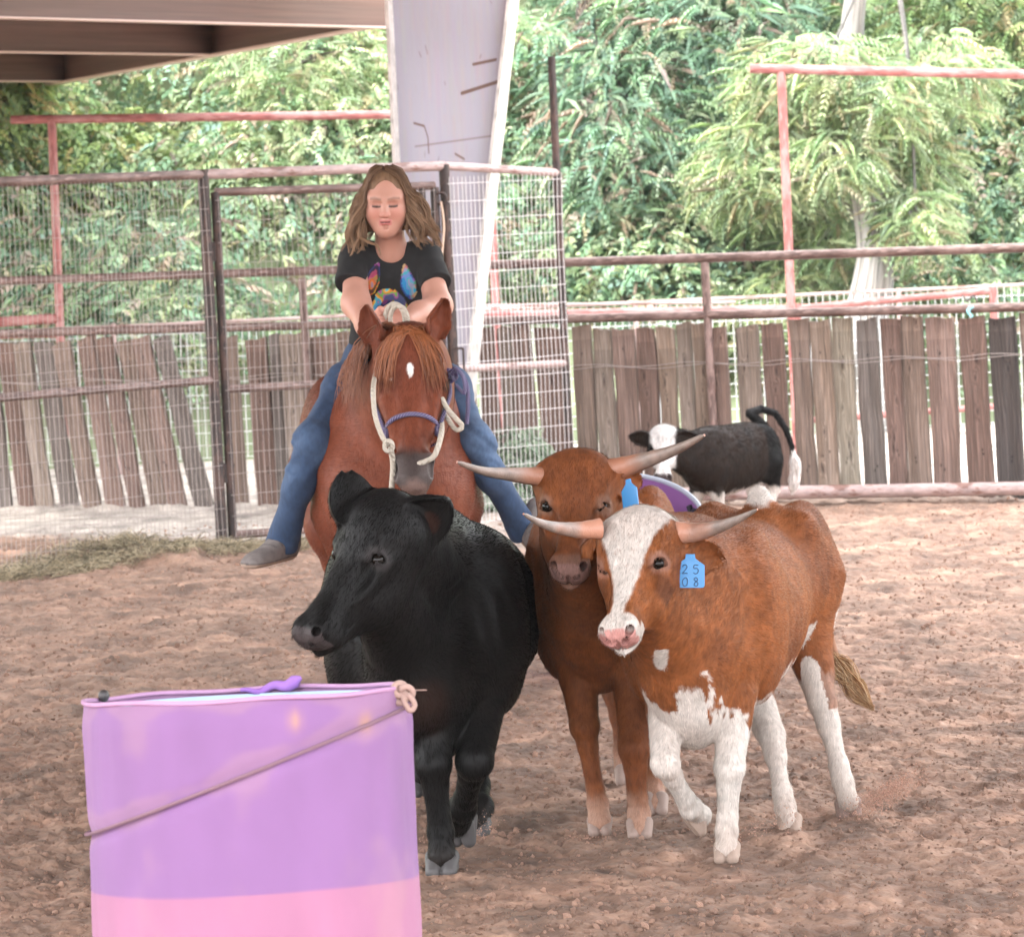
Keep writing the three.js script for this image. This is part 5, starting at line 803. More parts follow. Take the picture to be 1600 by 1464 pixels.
// ---------- horse ----------
const HL = {};                                               // head frame of the horse, used by halter and rope
function horse() {
  const A = P(628, 900, 15.05).setY(0), B = P(600, 900, 16.45).setY(0), f = A.clone().sub(B).normalize(), r = new THREE.Vector3().crossVectors(f, up);
  const t = thing('chestnut_horse', 'chestnut horse with a small white star, ridden bareback behind the black cow', 'horse', B);
  const F = new Field(), X = (a, y, c) => off(B, f, up, r, a, y, c);
  F.loft(B, f, up, r, [[-.28, 1.22, .9, .11], [-.16, 1.33, .85, .2], [.05, 1.38, .8, .255], [.4, 1.35, .75, .275], [.75, 1.33, .72, .295], [1.05, 1.4, .74, .26], [1.3, 1.4, .77, .25], [1.5, 1.26, .82, .22], [1.64, 1.14, .92, .14]], 2.15, .09, .1);
  const h = { o: P(638, 520, 14.72) }, mz = P(645, 750, 14.42);[h.f, h.u, h.r] = frame(mz.clone().sub(h.o), V3(-.02, .35, .9)); const L = h.o.distanceTo(mz), k = L / .6; Object.assign(HL, h, { L, k });
  const at = (a, b, c) => off(h.o, h.f, h.u, h.r, a * L, b * k, c * k); HL.at = at;
  F.loft(h.o, h.f, h.u, h.r, [[-.03, -.0, -.13, .06], [.06, .018, -.17, .084], [.2, .028, -.22, .106], [.31, .026, -.25, .113], [.42, .02, -.26, .1], [.55, .014, -.21, .08], [.68, .01, -.165, .064], [.8, .008, -.135, .058], [.9, .004, -.125, .06], [.97, -.012, -.115, .05], [1.0, -.03, -.1, .04]].map((s) => [s[0] * L, s[1] * k, s[2] * k, s[3] * k]), 2.4, .03, .04);
  for (const s of [-1, 1]) {
    eyeSite(F, h, at(.315, -.045, s * .098), s, 1.12);
    F.cap(at(.22, -.008, s * .1), .02, at(.33, -.01, s * .118), .014, .03);
    F.ell(at(.4, -.15, s * .085), h.f, h.u, h.r, .12, .1, .04, .06);                                        // cheek
    F.cap(at(.45, -.035, s * .09), .014, at(.68, -.03, s * .066), .012, .04);                              // facial crest
    F.cap(at(.84, -.03, s * .055), .024, at(.94, -.035, s * .05), .022, .03);                              // nostril rim
    F.ell(at(.91, -.026, s * .066), h.f, h.u, h.r, .034, .02, .014, .008, true);
    F.cap(at(.97, -.09, s * .02), .004, at(.8, -.1, s * .07), .004, .012, true);
  }
  F.ell(at(.95, -.105, 0), h.f, h.u, h.r, .055, .03, .045, .03); F.ell(at(.965, -.05, 0), h.f, h.u, h.r, .04, .04, .05, .03);
  F.cap(at(.05, -.1, 0), .1, X(1.2, 1.26, 0), .17, .1); F.cap(at(.25, -.2, 0), .1, X(1.42, 1.06, 0), .19, .12); F.cap(at(.12, -.15, 0), .11, X(1.35, 1.16, 0), .18, .1);
  for (const s of [-1, 1]) {
    F.ell(X(1.28, 1.02, s * .2), f, up, r, .2, .28, .1, .1); F.ell(X(1.5, .95, s * .12), f, up, r, .14, .18, .13, .08); F.ell(X(.0, 1.05, s * .18), f, up, r, .28, .3, .13, .1);
    F.chain([X(1.3, .9, s * .17), X(1.28, .75, s * .16), X(1.36 + s * .08, .48, s * .14), X(1.3 + s * .1, .2, s * .14), X(1.33 + s * .1, .09, s * .14)], [.14, .085, .058, .038, .045], .05); F.ball(X(1.36 + s * .08, .47, s * .14), .06, .03);
    F.chain([X(.05, .95, s * .17), X(.16, .78, s * .17), X(-.15 + s * .1, .52, s * .15), X(-.08 + s * .1, .2, s * .15), X(-.05 + s * .1, .09, s * .15)], [.2, .13, .06, .038, .045], .05);
  }
  const ears = [[P(592, 533, 14.72), P(577, 484, 14.74), 1], [P(672, 525, 14.72), P(688, 475, 14.74), -1]];
  for (const [p, q, s] of ears) { const [ef, eu, er] = frame(q.clone().sub(p), V3(-s * .45, 0, .9)); F.cap(p.clone().addScaledVector(ef, -.05), .036, p.clone().addScaledVector(ef, .03), .028, .03); F.leaf(p, ef, eu, er, p.distanceTo(q) + .02, .046, .045, .007, .015, (t) => t < .35 ? .62 + t * 1.1 : Math.pow(Math.max(0, 1 - (t - .35) / .68), .75)); }
  F.detail = (x, y, z) => .003 * vnoise(x * 8, y * 7, z * 8) + .0014 * vnoise(x * 20, y * 14, z * 20);
  const hl = headLocal(h, L), bl = (x, y, z) => { x -= B.x; z -= B.z; return [x * f.x + z * f.z, y, x * r.x + z * r.z]; };
  const g = fineHead(F, .007, .0042, (x, y, z) => {
    const n = fbm(x * 18, y * 18, z * 18, 3), m = fbm(x * 4, y * 4, z * 4, 3), fine = fbm(x * 80, y * 36, z * 80, 2), [a, o, s] = hl(x, y, z), [bx, by, bz] = bl(x, y, z);
    let c = mix3([.17, .046, .022], [.105, .029, .016], clamp(.35 + m * 1.1, 0, 1)); c = mul3(c, 1 + n * .22 + fine * .3);
    if (bx > 1.3 && a < 1.2 && a > -.2) {
      if (Math.abs(s) < .1 && o > -.16) { c = mix3(c, [.05, .036, .033], sstep(.74, .86, a + n * .05)); if (a > .82) c = mix3(c, [.11, .09, .085], .6 * sstep(.02, -.02, Math.hypot(o + .03, Math.abs(s) - .062) - .045)); if (a > .97) c = mix3(c, [.2, .13, .11], sstep(.97, 1.03, a + n * .05)); }
      if (o > -.02) { const st = Math.hypot(s * 1.7 + .006, (a - .285) * L * .62) ; c = mix3(c, [.75, .7, .66], sstep(.02, .014, st + n * .014)); const s2 = Math.hypot(s - .066, (a - .32) * L); c = mix3(c, [.6, .5, .45], sstep(.007, .004, s2)); }
      const ey = Math.hypot((a - .31) * L, o + .04); if (ey < .05 && Math.abs(s) > .09) c = mix3(c, [.03, .016, .012], sstep(.05, .024, ey));
      if (Math.hypot(o + .022, (a - .9) * L * .7) < .016 && Math.abs(s) > .055) c = [.012, .01, .01];
    }
    if (by < .2) c = mix3(c, [.06, .03, .02], .5); return c; }, [f, up, r], at(.14, -.2, 0), headSide(h), .55);
  part('body', g, coat(.5, .002, .08, lin(.45, .3, .22)), t); coatHair(t, g, 110000, .013, .0014, bodyFlow({ f }, h), 304, .3);
  for (const s of [-1, 1]) eyeBall(t, h, at(.315, -.045, s * .098), s, 1.12);
  const hm = new THREE.MeshStandardMaterial({ color: lin(.1, .08, .07), roughness: .6 });
  for (const [a, c] of [[1.44, .14], [1.24, -.14], [.06, .15], [-.14, -.15]]) { const p = X(a, 0, c), hg = new THREE.CylinderGeometry(.05, .066, .09, 20, 3); hg.translate(p.x, .045, p.z); part('hoof', hg, hm, t); }
  // forelock, mane and tail
  const rd = rng(77), S = [];
  for (let i = 0; i < 270; i++) {
    const side = rd() < .45 ? 1 : -1, sp = rd(), cmul = .65 + .7 * rd(), len = .1 + .13 * rd();   // r points to the image-left
    const st = at(-.03 + .05 * rd(), .02 + .012 * rd(), (rd() - .5) * .11), w = (.06 + .075 * sp) * side;
    const pts = [st, at(.05, .045, (rd() - .5) * .04 + w * .4), at(.06 + len * .45 / L, .04 - Math.abs(w) * .1, w * .85 + (rd() - .5) * .02), at(.05 + len / L, .025 - Math.abs(w) * .35, w * 1.0 + (rd() - .5) * .03)];
    S.push({ p: pts, w: .0021 * (.7 + .7 * rd()), c: mul3([.225, .07, .022], cmul), n: 8 });
  }
  for (let i = 0; i < 300; i++) {                                            // mane falls to the image-left of the neck
    const q = rd(), c0 = at(-.02, .01, .02).lerp(X(1.12, 1.43, .02), q), len = .06 + .16 * rd(), cmul = .6 + .7 * rd(), o = (rd() - .5) * .03;
    const s2 = h.r; const p1 = c0.clone().addScaledVector(s2, .05 + .03 * rd()).add(V3(0, .03, .02)), p2 = c0.clone().addScaledVector(s2, .12 + .05 * rd()).add(V3(o, -.05, .02)), p3 = c0.clone().addScaledVector(s2, .14 + .07 * rd()).add(V3(o, -.05 - len, .02 + o));
    S.push({ p: [c0, p1, p2, p3], w: .0021 * (.7 + .7 * rd()), c: mul3([.2, .065, .024], cmul), n: 8 });
  }
  part('mane', hairGeo(S), new THREE.MeshStandardMaterial({ vertexColors: true, roughness: .5 }), t);
  part('tail', switchHair([X(-.26, 1.28, 0), X(-.36, 1.2, 0), X(-.4, .9, .02), X(-.36, .45, .02)], 160, .1, .003, [[.14, .045, .02], [.09, .03, .015]], 4), new THREE.MeshStandardMaterial({ vertexColors: true, roughness: .55 }), t);
  // rope halter, dark blue and white braid
  const ropeTex = dataTex(64, 64, (i) => { const x = (i % 64) / 64, y = Math.floor(i / 64) / 64, a = ((x + y) * 4 % 1 + 1) % 1, b = ((x * 1 - y + 4) * 4 % 1 + 1) % 1; return a < .22 && b > .2 ? [.75, .74, .8] : b < .28 ? [.36, .26, .5] : [.08, .08, .19]; }, true);
  const hm2 = new THREE.MeshStandardMaterial({ map: rep(ropeTex, 1, 24), roughness: .85, bumpMap: rep(furTex, 1, 20), bumpScale: .002 });
  const hal = [];
  const ring = (a, w, o1, o2) => { const pts = []; for (let i = 0; i < 20; i++) { const q = i / 20 * 2 * Math.PI, sx = Math.sin(q), cx = Math.cos(q); pts.push(at(a + (cx > 0 ? -.02 * (1 - Math.abs(sx)) : 0), (o1 + o2) / 2 + (o1 - o2) / 2 * Math.sign(cx) * Math.pow(Math.abs(cx), .7), w * Math.sign(sx) * Math.pow(Math.abs(sx), .75))); } return tube(pts, .0085, 8, true, 80); };
  hal.push(ring(.6, .093, .026, -.21));
  for (const s of [-1, 1]) {
    const kn = new THREE.SphereGeometry(.017, 10, 8), c = at(.645, -.04, s * .094); kn.scale(1, 1.2, 1); kn.translate(c.x, c.y, c.z); hal.push(kn);
    hal.push(tube([at(.64, -.05, s * .094), at(.5, -.06, s * .118), at(.38, -.07, s * .14), at(.26, -.09, s * .137), at(.1, -.12, s * .115), at(-.04, -.13, s * .08)], .0075, 8, false, 40));
    hal.push(tube([at(.62, -.1, s * .09), at(.5, -.18, s * .1), at(.36, -.24, s * .08), at(.3, -.27, 0)], .0075, 8, false, 24));
  }
  const kc = at(.25, -.07, -.142), ks = new THREE.TorusKnotGeometry(.016, .0075, 60, 8, 2, 3); ks.translate(kc.x, kc.y, kc.z); hal.push(ks);
  hal.push(tube([kc, kc.clone().add(V3(.03, .02, .02)), kc.clone().add(V3(.058, -.03, .03)), kc.clone().add(V3(.06, -.1, .03)), kc.clone().add(V3(.052, -.17, .02))], .0075, 8, false, 30));
  hal.push(tube([kc, kc.clone().add(V3(.02, .03, .03)), kc.clone().add(V3(.046, .0, .05)), kc.clone().add(V3(.05, -.06, .05)), kc.clone().add(V3(.02, -.03, .03))], .0065, 8, false, 30));
  part('halter', mergeGeometries(hal.map((g) => { const q = g.index ? g : g; for (const n of Object.keys(q.attributes)) if (!['position', 'normal', 'uv'].includes(n)) q.deleteAttribute(n); return q; })), hm2, t);
  return { t, X };
}
// ---------- rider ----------
function rider() {
  const t = thing('rider', 'person in a black T-shirt and blue jeans riding the chestnut horse bareback', 'person', P(610, 595, 15.45));
  const skinC = [.44, .225, .165];
  // head
  const C = P(604, 316, 15.2), hf = V3(-.06, -.2, 1).normalize(), tilt = camera.up.clone().applyQuaternion(camera.quaternion);
  const [ff, fu, fr0] = frame(hf, V3(tilt.x - .02, 1, 0)), fr = fr0; const q = 1.0, at = (a, b, c) => off(C, ff, fu, fr, a, b < 0 ? b * .86 : b, c);
  const H = new Field();
  H.ell(at(-.012, .03, 0), ff, fu, fr, .098, .094, .077, .03); H.ell(at(.022, -.022, 0), ff, fu, fr, .072, .1, .064, .04);
  H.ball(at(.064, -.098, 0), .022, .04); for (const s of [-1, 1]) {
    H.cap(at(.0, -.062, s * .048), .02, at(.055, -.098, s * .012), .02, .04); H.ell(at(.05, -.034, s * .038), ff, fu, fr, .033, .038, .032, .03);
    H.cap(at(.084, .031, s * .014), .009, at(.066, .033, s * .048), .01, .025); H.ell(at(.098, .01, s * .032), ff, fu, fr, .014, .013, .019, .012, true); H.ell(at(.073, .009, s * .031), ff, fu, fr, .0145, .0135, .0165, .005);
    H.ball(at(.101, -.033, s * .0105), .0085, .008); H.ball(at(.103, -.04, s * .0075), .0035, .004, true);
    H.ell(at(-.01, .0, s * .076), ff, fu, fr, .018, .03, .01, .01);
  }
  H.cap(at(.088, .014, 0), .0075, at(.108, -.027, 0), .0105, .014);
  H.cap(at(.0875, -.059, -.017), .0055, at(.096, -.0565, 0), .0075, .006); H.cap(at(.0875, -.059, .017), .0055, at(.096, -.0565, 0), .0075, .006);
  H.cap(at(.086, -.069, -.013), .006, at(.0925, -.071, 0), .008, .007); H.cap(at(.086, -.069, .013), .006, at(.0925, -.071, 0), .008, .007);
  H.cap(at(.1, -.0635, -.018), .0026, at(.104, -.0635, .018), .0026, .003, true); H.ball(at(.092, -.083, 0), .008, .012, true);
  const nk = P(611, 392, 15.31); H.cap(at(-.02, -.05, 0), .052, nk, .056, .03); H.cap(nk, .054, P(611, 402, 15.35), .058, .03);
  const hloc = (x, y, z) => { const d = V3(x, y, z).sub(C); const b = d.dot(fu); return [d.dot(ff), b < 0 ? b / .86 : b, d.dot(fr)]; };
  const hg = H.mesh(.0028, (x, y, z) => { const [a, b, c] = hloc(x, y, z), n = fbm(x * 40, y * 40, z * 40, 3); let k = mul3(skinC, 1 + n * .07);
    const ch = Math.hypot((b + .03) / .03, (Math.abs(c) - .04) / .026); if (a > .02) k = mix3(k, [.47, .175, .13], .5 * sstep(1.4, .4, ch));
    if (a > .08 && Math.hypot(b + .03, c) < .018) k = mix3(k, [.47, .18, .135], .4);
    if (a > .07 && b < -.051 && b > -.08 && Math.abs(c) < .026) { const lm = sstep(.026, .02, Math.abs(c)) * sstep(.0155, .01, Math.abs(b + .0645)); k = mix3(k, [.42, .13, .115], lm * .9); if (Math.abs(b + .0635) < .003 && Math.abs(c) < .019) k = [.09, .03, .03]; }
    const eb = Math.abs(b - .034 + Math.abs(Math.abs(c) - .034) * .2); if (a > .05 && Math.abs(Math.abs(c) - .033) < .021) { k = mix3(k, [.24, .13, .09], sstep(.0065, .002, eb + n * .002) * .85);
      const ls = Math.abs(b - .002 - Math.pow((Math.abs(c) - .031) / .018, 2) * .004); if (Math.abs(Math.abs(c) - .031) < .0165) k = mix3(k, [.04, .022, .016], sstep(.0068, .003, ls)); if (b > .004 && b < .022) k = mix3(k, [.4, .18, .13], .6); }
    return k; }, 1);
  // arms and trunk under the clothes
  const S = new Field(); const W = P(604, 552, 15.45), tu = P(610, 400, 15.33).sub(W).normalize(), [tf, tn, tr] = frame(tu, V3(-.03, 0, 1));
  S.loft(W, tf, tn, tr, [[-.1, .09, -.09, .13], [.1, .08, -.08, .11], [.25, .085, -.08, .12], [.31, .05, -.07, .11]], 2.2, .04, .05); S.cap(P(566, 404, 15.34), .036, P(660, 404, 15.34), .036, .04);
  const sh = [P(554, 402, 15.3), P(667, 402, 15.3)], el = [P(556, 474, 15.14), P(684, 478, 15.14)], wr = [P(588, 532, 14.96), P(636, 500, 14.94)];
  S.chain([sh[0], el[0], P(575, 508, 15.03), wr[0]], [.042, .05, .042, .028], .03); S.chain([sh[1], el[1], P(654, 490, 15.03), wr[1]], [.042, .05, .04, .028], .03);
  const sg = S.mesh(.006, (x, y, z) => mul3(skinC, 1 + .08 * fbm(x * 30, y * 30, z * 30, 3)), 1);
  // hands closed on the rope
  const hands = [];
  const hand = (w, fdir, n, sgn) => { const Hd = new Field(), [a, b, c] = frame(fdir, n), o = (x, y, z) => off(w, a, b, c, x, y, z);
    Hd.cap(w, .026, o(.03, 0, 0), .026, .02); Hd.ell(o(.055, 0, 0), a, b, c, .045, .018, .038, .02);
    for (let i = 0; i < 4; i++) { const z = -.03 + i * .02, l = [.9, 1.02, 1, .82][i]; Hd.chain([o(.08, .004, z), o(.08 + .035 * l, .006, z), o(.08 + .042 * l, -.026, z * .95), o(.08 + .012 * l, -.04, z * .9)], [.0098, .0095, .0088, .008], .005); }
    Hd.chain([o(.03, -.004, sgn * .032), o(.06, -.01, sgn * .052), o(.088, -.026, sgn * .044), o(.1, -.036, sgn * .026)], [.013, .012, .0105, .009], .008);
    return Hd.mesh(.003, (x, y, z) => mul3([.47, .215, .155], 1 + .1 * fbm(x * 60, y * 60, z * 60, 3)), 1); };
  hands.push(hand(wr[1], P(606, 496, 14.9).sub(wr[1]), V3(-.1, .55, .8), 1)); hands.push(hand(wr[0], P(612, 560, 14.92).sub(wr[0]), V3(-.5, .4, .7), -1));
  const skin = new THREE.MeshPhysicalMaterial({ vertexColors: true, roughness: .52, sheen: .15, sheenColor: lin(.6, .35, .3), bumpMap: rep(furTex, 10, 10), bumpScale: .0006 });
  part('body', mergeGeometries([sg, hg, ...hands]), skin, t);
  // shirt
  const T = new Field(); T.loft(W, tf, tn, tr, [[-.07, .1, -.1, .148], [.04, .1, -.1, .142], [.14, .105, -.095, .14], [.25, .118, -.095, .155], [.33, .1, -.09, .165], [.385, .066, -.08, .13], [.42, .03, -.066, .08]], 2.3, .03, .04);
  for (const [i, s] of [[0, -1], [1, 1]]) { T.cap(P(570, 396, 15.31).lerp(P(652, 396, 15.31), i), .05, sh[i], .05, .05); const d = P(i ? 682 : 548, 445, 15.2).sub(sh[i]), ll = d.length(), [a, b, c] = frame(d, V3(0, 0, 1)); T.loft(sh[i], a, b, c, [[-.03, .05, -.05, .05], [.05, .058, -.058, .056], [ll, .062, -.06, .06]], 2, .006, .03); }
  T.cap(P(609, 372, 15.26), .06, P(609, 340, 15.24), .062, .006, true); T.ell(P(608, 376, 15.2), V3(0, 0, 1), up, V3(1, 0, 0), .08, .036, .066, .006, true);
  T.warp = (x, y, z) => .004 * vnoise(x * 14, y * 22 + x * 8, z * 14) + .0018 * vnoise(x * 30 + y * 12, y * 30, z * 30);
  const tloc = (x, y, z) => { const d = V3(x, y, z).sub(W); return [d.dot(tf), d.dot(tn), d.dot(tr)]; };
  const pal = [[.75, .05, .04], [.02, .25, .6], [.03, .45, .65], [.75, .45, .03], [.7, .15, .03], [.1, .4, .08], [.35, .05, .3], [.02, .04, .2]];
  const tg = T.mesh(.0035, (x, y, z, nx, ny, nz) => { const [b, a, c] = tloc(x, y, z); let k = mul3([.008, .0078, .0085], 1 + .5 * fbm(x * 50, y * 50, z * 50, 2)); if (a < .03) return k;
    const cx = c - .008, cy = b, n = fbm(cx * 40, cy * 40, 3, 3), pick = (o) => { const u = fbm(cx * 24 + o * 7, cy * 20, o, 2) * 3.4 + .6 * fbm(cx * 60, cy * 40, o + 4, 2), q = clamp((u + 1) / 2, 0, .999) * 7, i = Math.floor(q); return mix3(pal[i], pal[i + 1], sstep(.35, .65, q - i)); };
    const face = Math.hypot(cx / .066, (cy - .205) / .09) + n * .1;                           // many-coloured painted dog
    const earF = (s) => { const ex = (cx - s * .066) * Math.cos(s * .3) - (cy - .318) * -Math.sin(s * .3), ey = (cx - s * .066) * -Math.sin(s * .3) + (cy - .318) * Math.cos(s * .3); return Math.hypot(ex / (.027 * (1 - clamp(ey, 0, .05) * 8)), ey / .062) + n * .15; };
    const e1 = earF(-1), e2 = earF(1);
    if (e1 < 1) k = e1 > .6 ? mix3([.02, .015, .02], pick(1), e1 > .88 ? .7 : .1) : mix3(pick(1), [.5, .06, .05], .6); if (e2 < 1) k = e2 > .8 ? mix3(pick(2), [.01, .1, .3], .4) : mix3([.03, .32, .6], pick(2), .35);
    if (face < 1) { k = face > .55 ? mix3(pick(3), [.3, .3, .1], .15) : mix3(pick(4), [.012, .012, .02], .65); if (Math.hypot((Math.abs(cx) - .03) / .014, (cy - .215) / .014) < 1) k = [.008, .008, .01]; if (Math.abs(cx) < .02 && cy < .185) k = mix3(k, [.01, .01, .012], .8); }
    return k; }, 1);
  part('t_shirt', tg, new THREE.MeshPhysicalMaterial({ vertexColors: true, roughness: .9, sheen: .25, sheenRoughness: .6, sheenColor: lin(.12, .12, .13) }), t);
  // jeans
  const J = new Field(), hp = [P(576, 578, 15.44), P(660, 580, 15.44)];
  J.loft(P(610, 590, 15.46), tf, tn, tr, [[-.06, .1, -.11, .17], [.03, .1, -.12, .172], [.1, .098, -.105, .152], [.135, .096, -.1, .147]], 2.3, .01, .05);
  J.chain([hp[0], P(545, 605, 15.26), P(489, 690, 15.02), P(466, 762, 15.06)], [.1, .082, .058, .052], .06); { const a = P(470, 745, 15.05), b_ = P(439, 853, 15.16), [f1, u1, r1] = frame(b_.clone().sub(a), V3(-.2, 0, 1)); J.loft(a, f1, u1, r1, [[-.02, .052, -.052, .052], [.12, .052, -.054, .052], [a.distanceTo(b_), .06, -.062, .06]], 2, .006, .04); }
  J.chain([hp[1], P(697, 610, 15.26), P(742, 690, 15.02), P(768, 745, 15.06)], [.1, .08, .058, .052], .06); { const a = P(766, 735, 15.05), b_ = P(820, 832, 15.18), [f1, u1, r1] = frame(b_.clone().sub(a), V3(.2, 0, 1)); J.loft(a, f1, u1, r1, [[-.02, .052, -.052, .052], [.1, .05, -.052, .05], [a.distanceTo(b_), .057, -.058, .057]], 2, .006, .04); }
  J.warp = (x, y, z) => { const w = Math.exp(-(((y - 1.14) / .12) ** 2)) + .7 * Math.exp(-(((y - .8) / .1) ** 2)) + .8 * Math.exp(-(((y - 1.36) / .12) ** 2)) + .25; return .0065 * w * vnoise(x * 7 + 3, y * 26 + Math.abs(x + .45) * 26, z * 7) + .0025 * w * vnoise(x * 20, y * 50 + x * 20, z * 20); };
  const jg = J.mesh(.005, (x, y, z, nx, ny, nz) => { const n = fbm(x * 8, y * 8, z * 8, 3), f2 = fbm(x * 140, y * 50, z * 140, 2); const fade = .75 * Math.exp(-(((y - 1.16) / .13) ** 2)) * sstep(.35, .75, fbm(x * 6, y * 6, z * 6, 2) * .5 + .6) + n * .4 - .05; return mul3(mix3([.02, .043, .095], [.085, .14, .24], clamp(fade, 0, 1)), 1 + f2 * .35); }, 1);
  part('jeans', jg, new THREE.MeshPhysicalMaterial({ vertexColors: true, roughness: .85, bumpMap: rep(furTex, 14, 14), bumpScale: .0012, sheen: .2, sheenColor: lin(.3, .38, .5) }), t);
  // shoes
  const shoe = (heel, toe, sole, side) => { const F = new Field(), L = heel.distanceTo(toe), [f1, u1, r1] = frame(toe.clone().sub(heel), sole); F.loft(heel, f1, u1, r1, [[-.035, .085, -.02, .03], [.0, .095, -.022, .038], [.07, .085, -.022, .042], [.14, .05, -.022, .048], [L - .03, .032, -.022, .047], [L + .02, .012, -.02, .036]], 2.4, .02, .02); F.cap(heel.clone().addScaledVector(u1, .05), .042, heel.clone().addScaledVector(u1, .12), .04, .03);
    return F.mesh(.004, (x, y, z) => { const d = V3(x, y, z).sub(heel), a = d.dot(u1), b = d.dot(f1); const n = fbm(x * 60, y * 60, z * 60, 3); return a < -.004 ? mul3([.36, .26, .2], 1 + n * .2) : Math.abs(a + .002) < .003 ? [.09, .075, .07] : mul3([.2, .175, .165], 1 + n * .35 - (b > .07 && a > .045 && Math.sin(b * 200) > .4 ? .3 : 0)); }, 1); };
  const sm = new THREE.MeshStandardMaterial({ vertexColors: true, roughness: .9, bumpMap: rep(furTex, 20, 20), bumpScale: .001 });
  part('shoe', shoe(P(450, 866, 15.2), P(390, 880, 14.98), V3(-.1, 1, .35)), sm, t); part('shoe', shoe(P(820, 840, 15.2), P(852, 872, 15.0), V3(.5, .9, .3)), sm, t);
  // hair
  const rd = rng(5), HS = [], hcol = [[.12, .064, .034], [.17, .098, .056], [.075, .04, .024], [.34, .21, .125]];
  const scalp = (a, b) => at(-.012 + .104 * Math.cos(b) * Math.cos(a), .032 + .1 * Math.sin(b), .083 * Math.cos(b) * Math.sin(a));   // a: 0 front, + = fr side
  const c0 = at(-.012, .03, 0), lockN = 110;
  for (let j = 0; j < lockN; j++) {                                          // locks, each of many strands that close up towards the tip
    const s = j % 2 ? 1 : -1, left = s > 0, out = left ? -1 : 1, v = rd(), backw = Math.pow(rd(), 1.2);             // fr points to the image-left
    const a1 = s * lerp(.98, 2.5, backw), len = lerp(.85, 1.12, rd()) * (left ? 1.02 : .98), ph = rd() * 6.28, amp = .011 + .01 * rd(), fly = (left ? .068 : .1) * Math.pow(rd(), .8), hc = mul3(hcol[Math.floor(rd() * 3)], .85 + .35 * rd()), tc = mul3([.37, .235, .145], .7 + .6 * rd());
    const root = scalp(s * .12 * rd() + lerp(.0, s * 1.6, backw * .8) + .1, 1.25 - .25 * backw * rd());
    const q1 = scalp(lerp(s * .5, a1, .62) , .86 - .1 * v), q2 = scalp(a1, .22 - .2 * v), zz = -.03 * rd() + .022;
    const guide = [root, q1, q2]; for (let i = 1; i <= 6; i++) { const t = i / 6; guide.push(q2.clone().add(V3(out * (.014 + fly * Math.pow(t, 1.15) + amp * Math.sin(ph + t * 7.5)), -.205 * len * t + (t > .8 ? .012 * (t - .8) * 5 * v : 0), zz * t + amp * .8 * Math.cos(ph + t * 7)))); }
    for (let m = 0; m < 26; m++) { const o1 = (rd() - .5) * .034, o2 = (rd() - .5) * .034, o3 = rd() * .009, cut = rd();
      const p = guide.map((g, i) => { const t = i / 8, w = i < 2 ? .75 : lerp(1, .3, t) ; const q = g.clone().addScaledVector(ff, o1 * w).addScaledVector(i < 3 ? fu : fr, o2 * w * .8); if (i < 3) q.addScaledVector(q.clone().sub(c0).normalize(), o3 - .002); return q; });
      HS.push({ p: cut > .75 ? p.slice(0, 8) : p, w: .0017 * (.6 + .7 * rd()), c: mul3(hc, .65 + .35 * rd()), tip: mul3(tc, .6 + .3 * rd()), n: 16 }); }
  }
  for (let i = 0; i < 16; i++) { const o = V3((rd() - .5) * .008, (rd() - .5) * .008, (rd() - .5) * .006); HS.push({ p: [P(562, 345, 15.14), P(560, 368, 15.13), P(574, 378, 15.12), P(589, 384, 15.11), P(594, 400, 15.1)].map((p) => p.add(o.clone())), w: .0018, c: [.2, .12, .07], n: 14 }); }
  const hairM = new THREE.MeshPhysicalMaterial({ vertexColors: true, roughness: .55, specularIntensity: .35 });
  // close cap under the strands
  const K = new Field(); K.ell(at(-.012, .032, 0), ff, fu, fr, .102, .099, .081, .02); K.chain([at(-.03, .0, .07), at(-.03, -.08, .085), at(-.02, -.13, .1)], [.035, .035, .02], .03); K.chain([at(-.03, .0, -.07), at(-.03, -.08, -.1), at(-.02, -.12, -.13)], [.035, .038, .022], .03); K.cap(at(-.05, -.02, 0), .07, at(-.05, -.1, 0), .06, .04);
  K.ell(at(.09, -.05, -.004), ff, fu, fr, .078, .142, .055, .012, true);
  const kg = K.mesh(.004, (x, y, z) => mul3([.16, .095, .055], 1 + .6 * fbm(x * 120, y * 25, z * 60, 2)), 1);
  const hgm = hairGeo(HS); part('hair', mergeGeometries([hgm, kg]), hairM, t);
  return t;
}
const theHorse = horse(); rider();
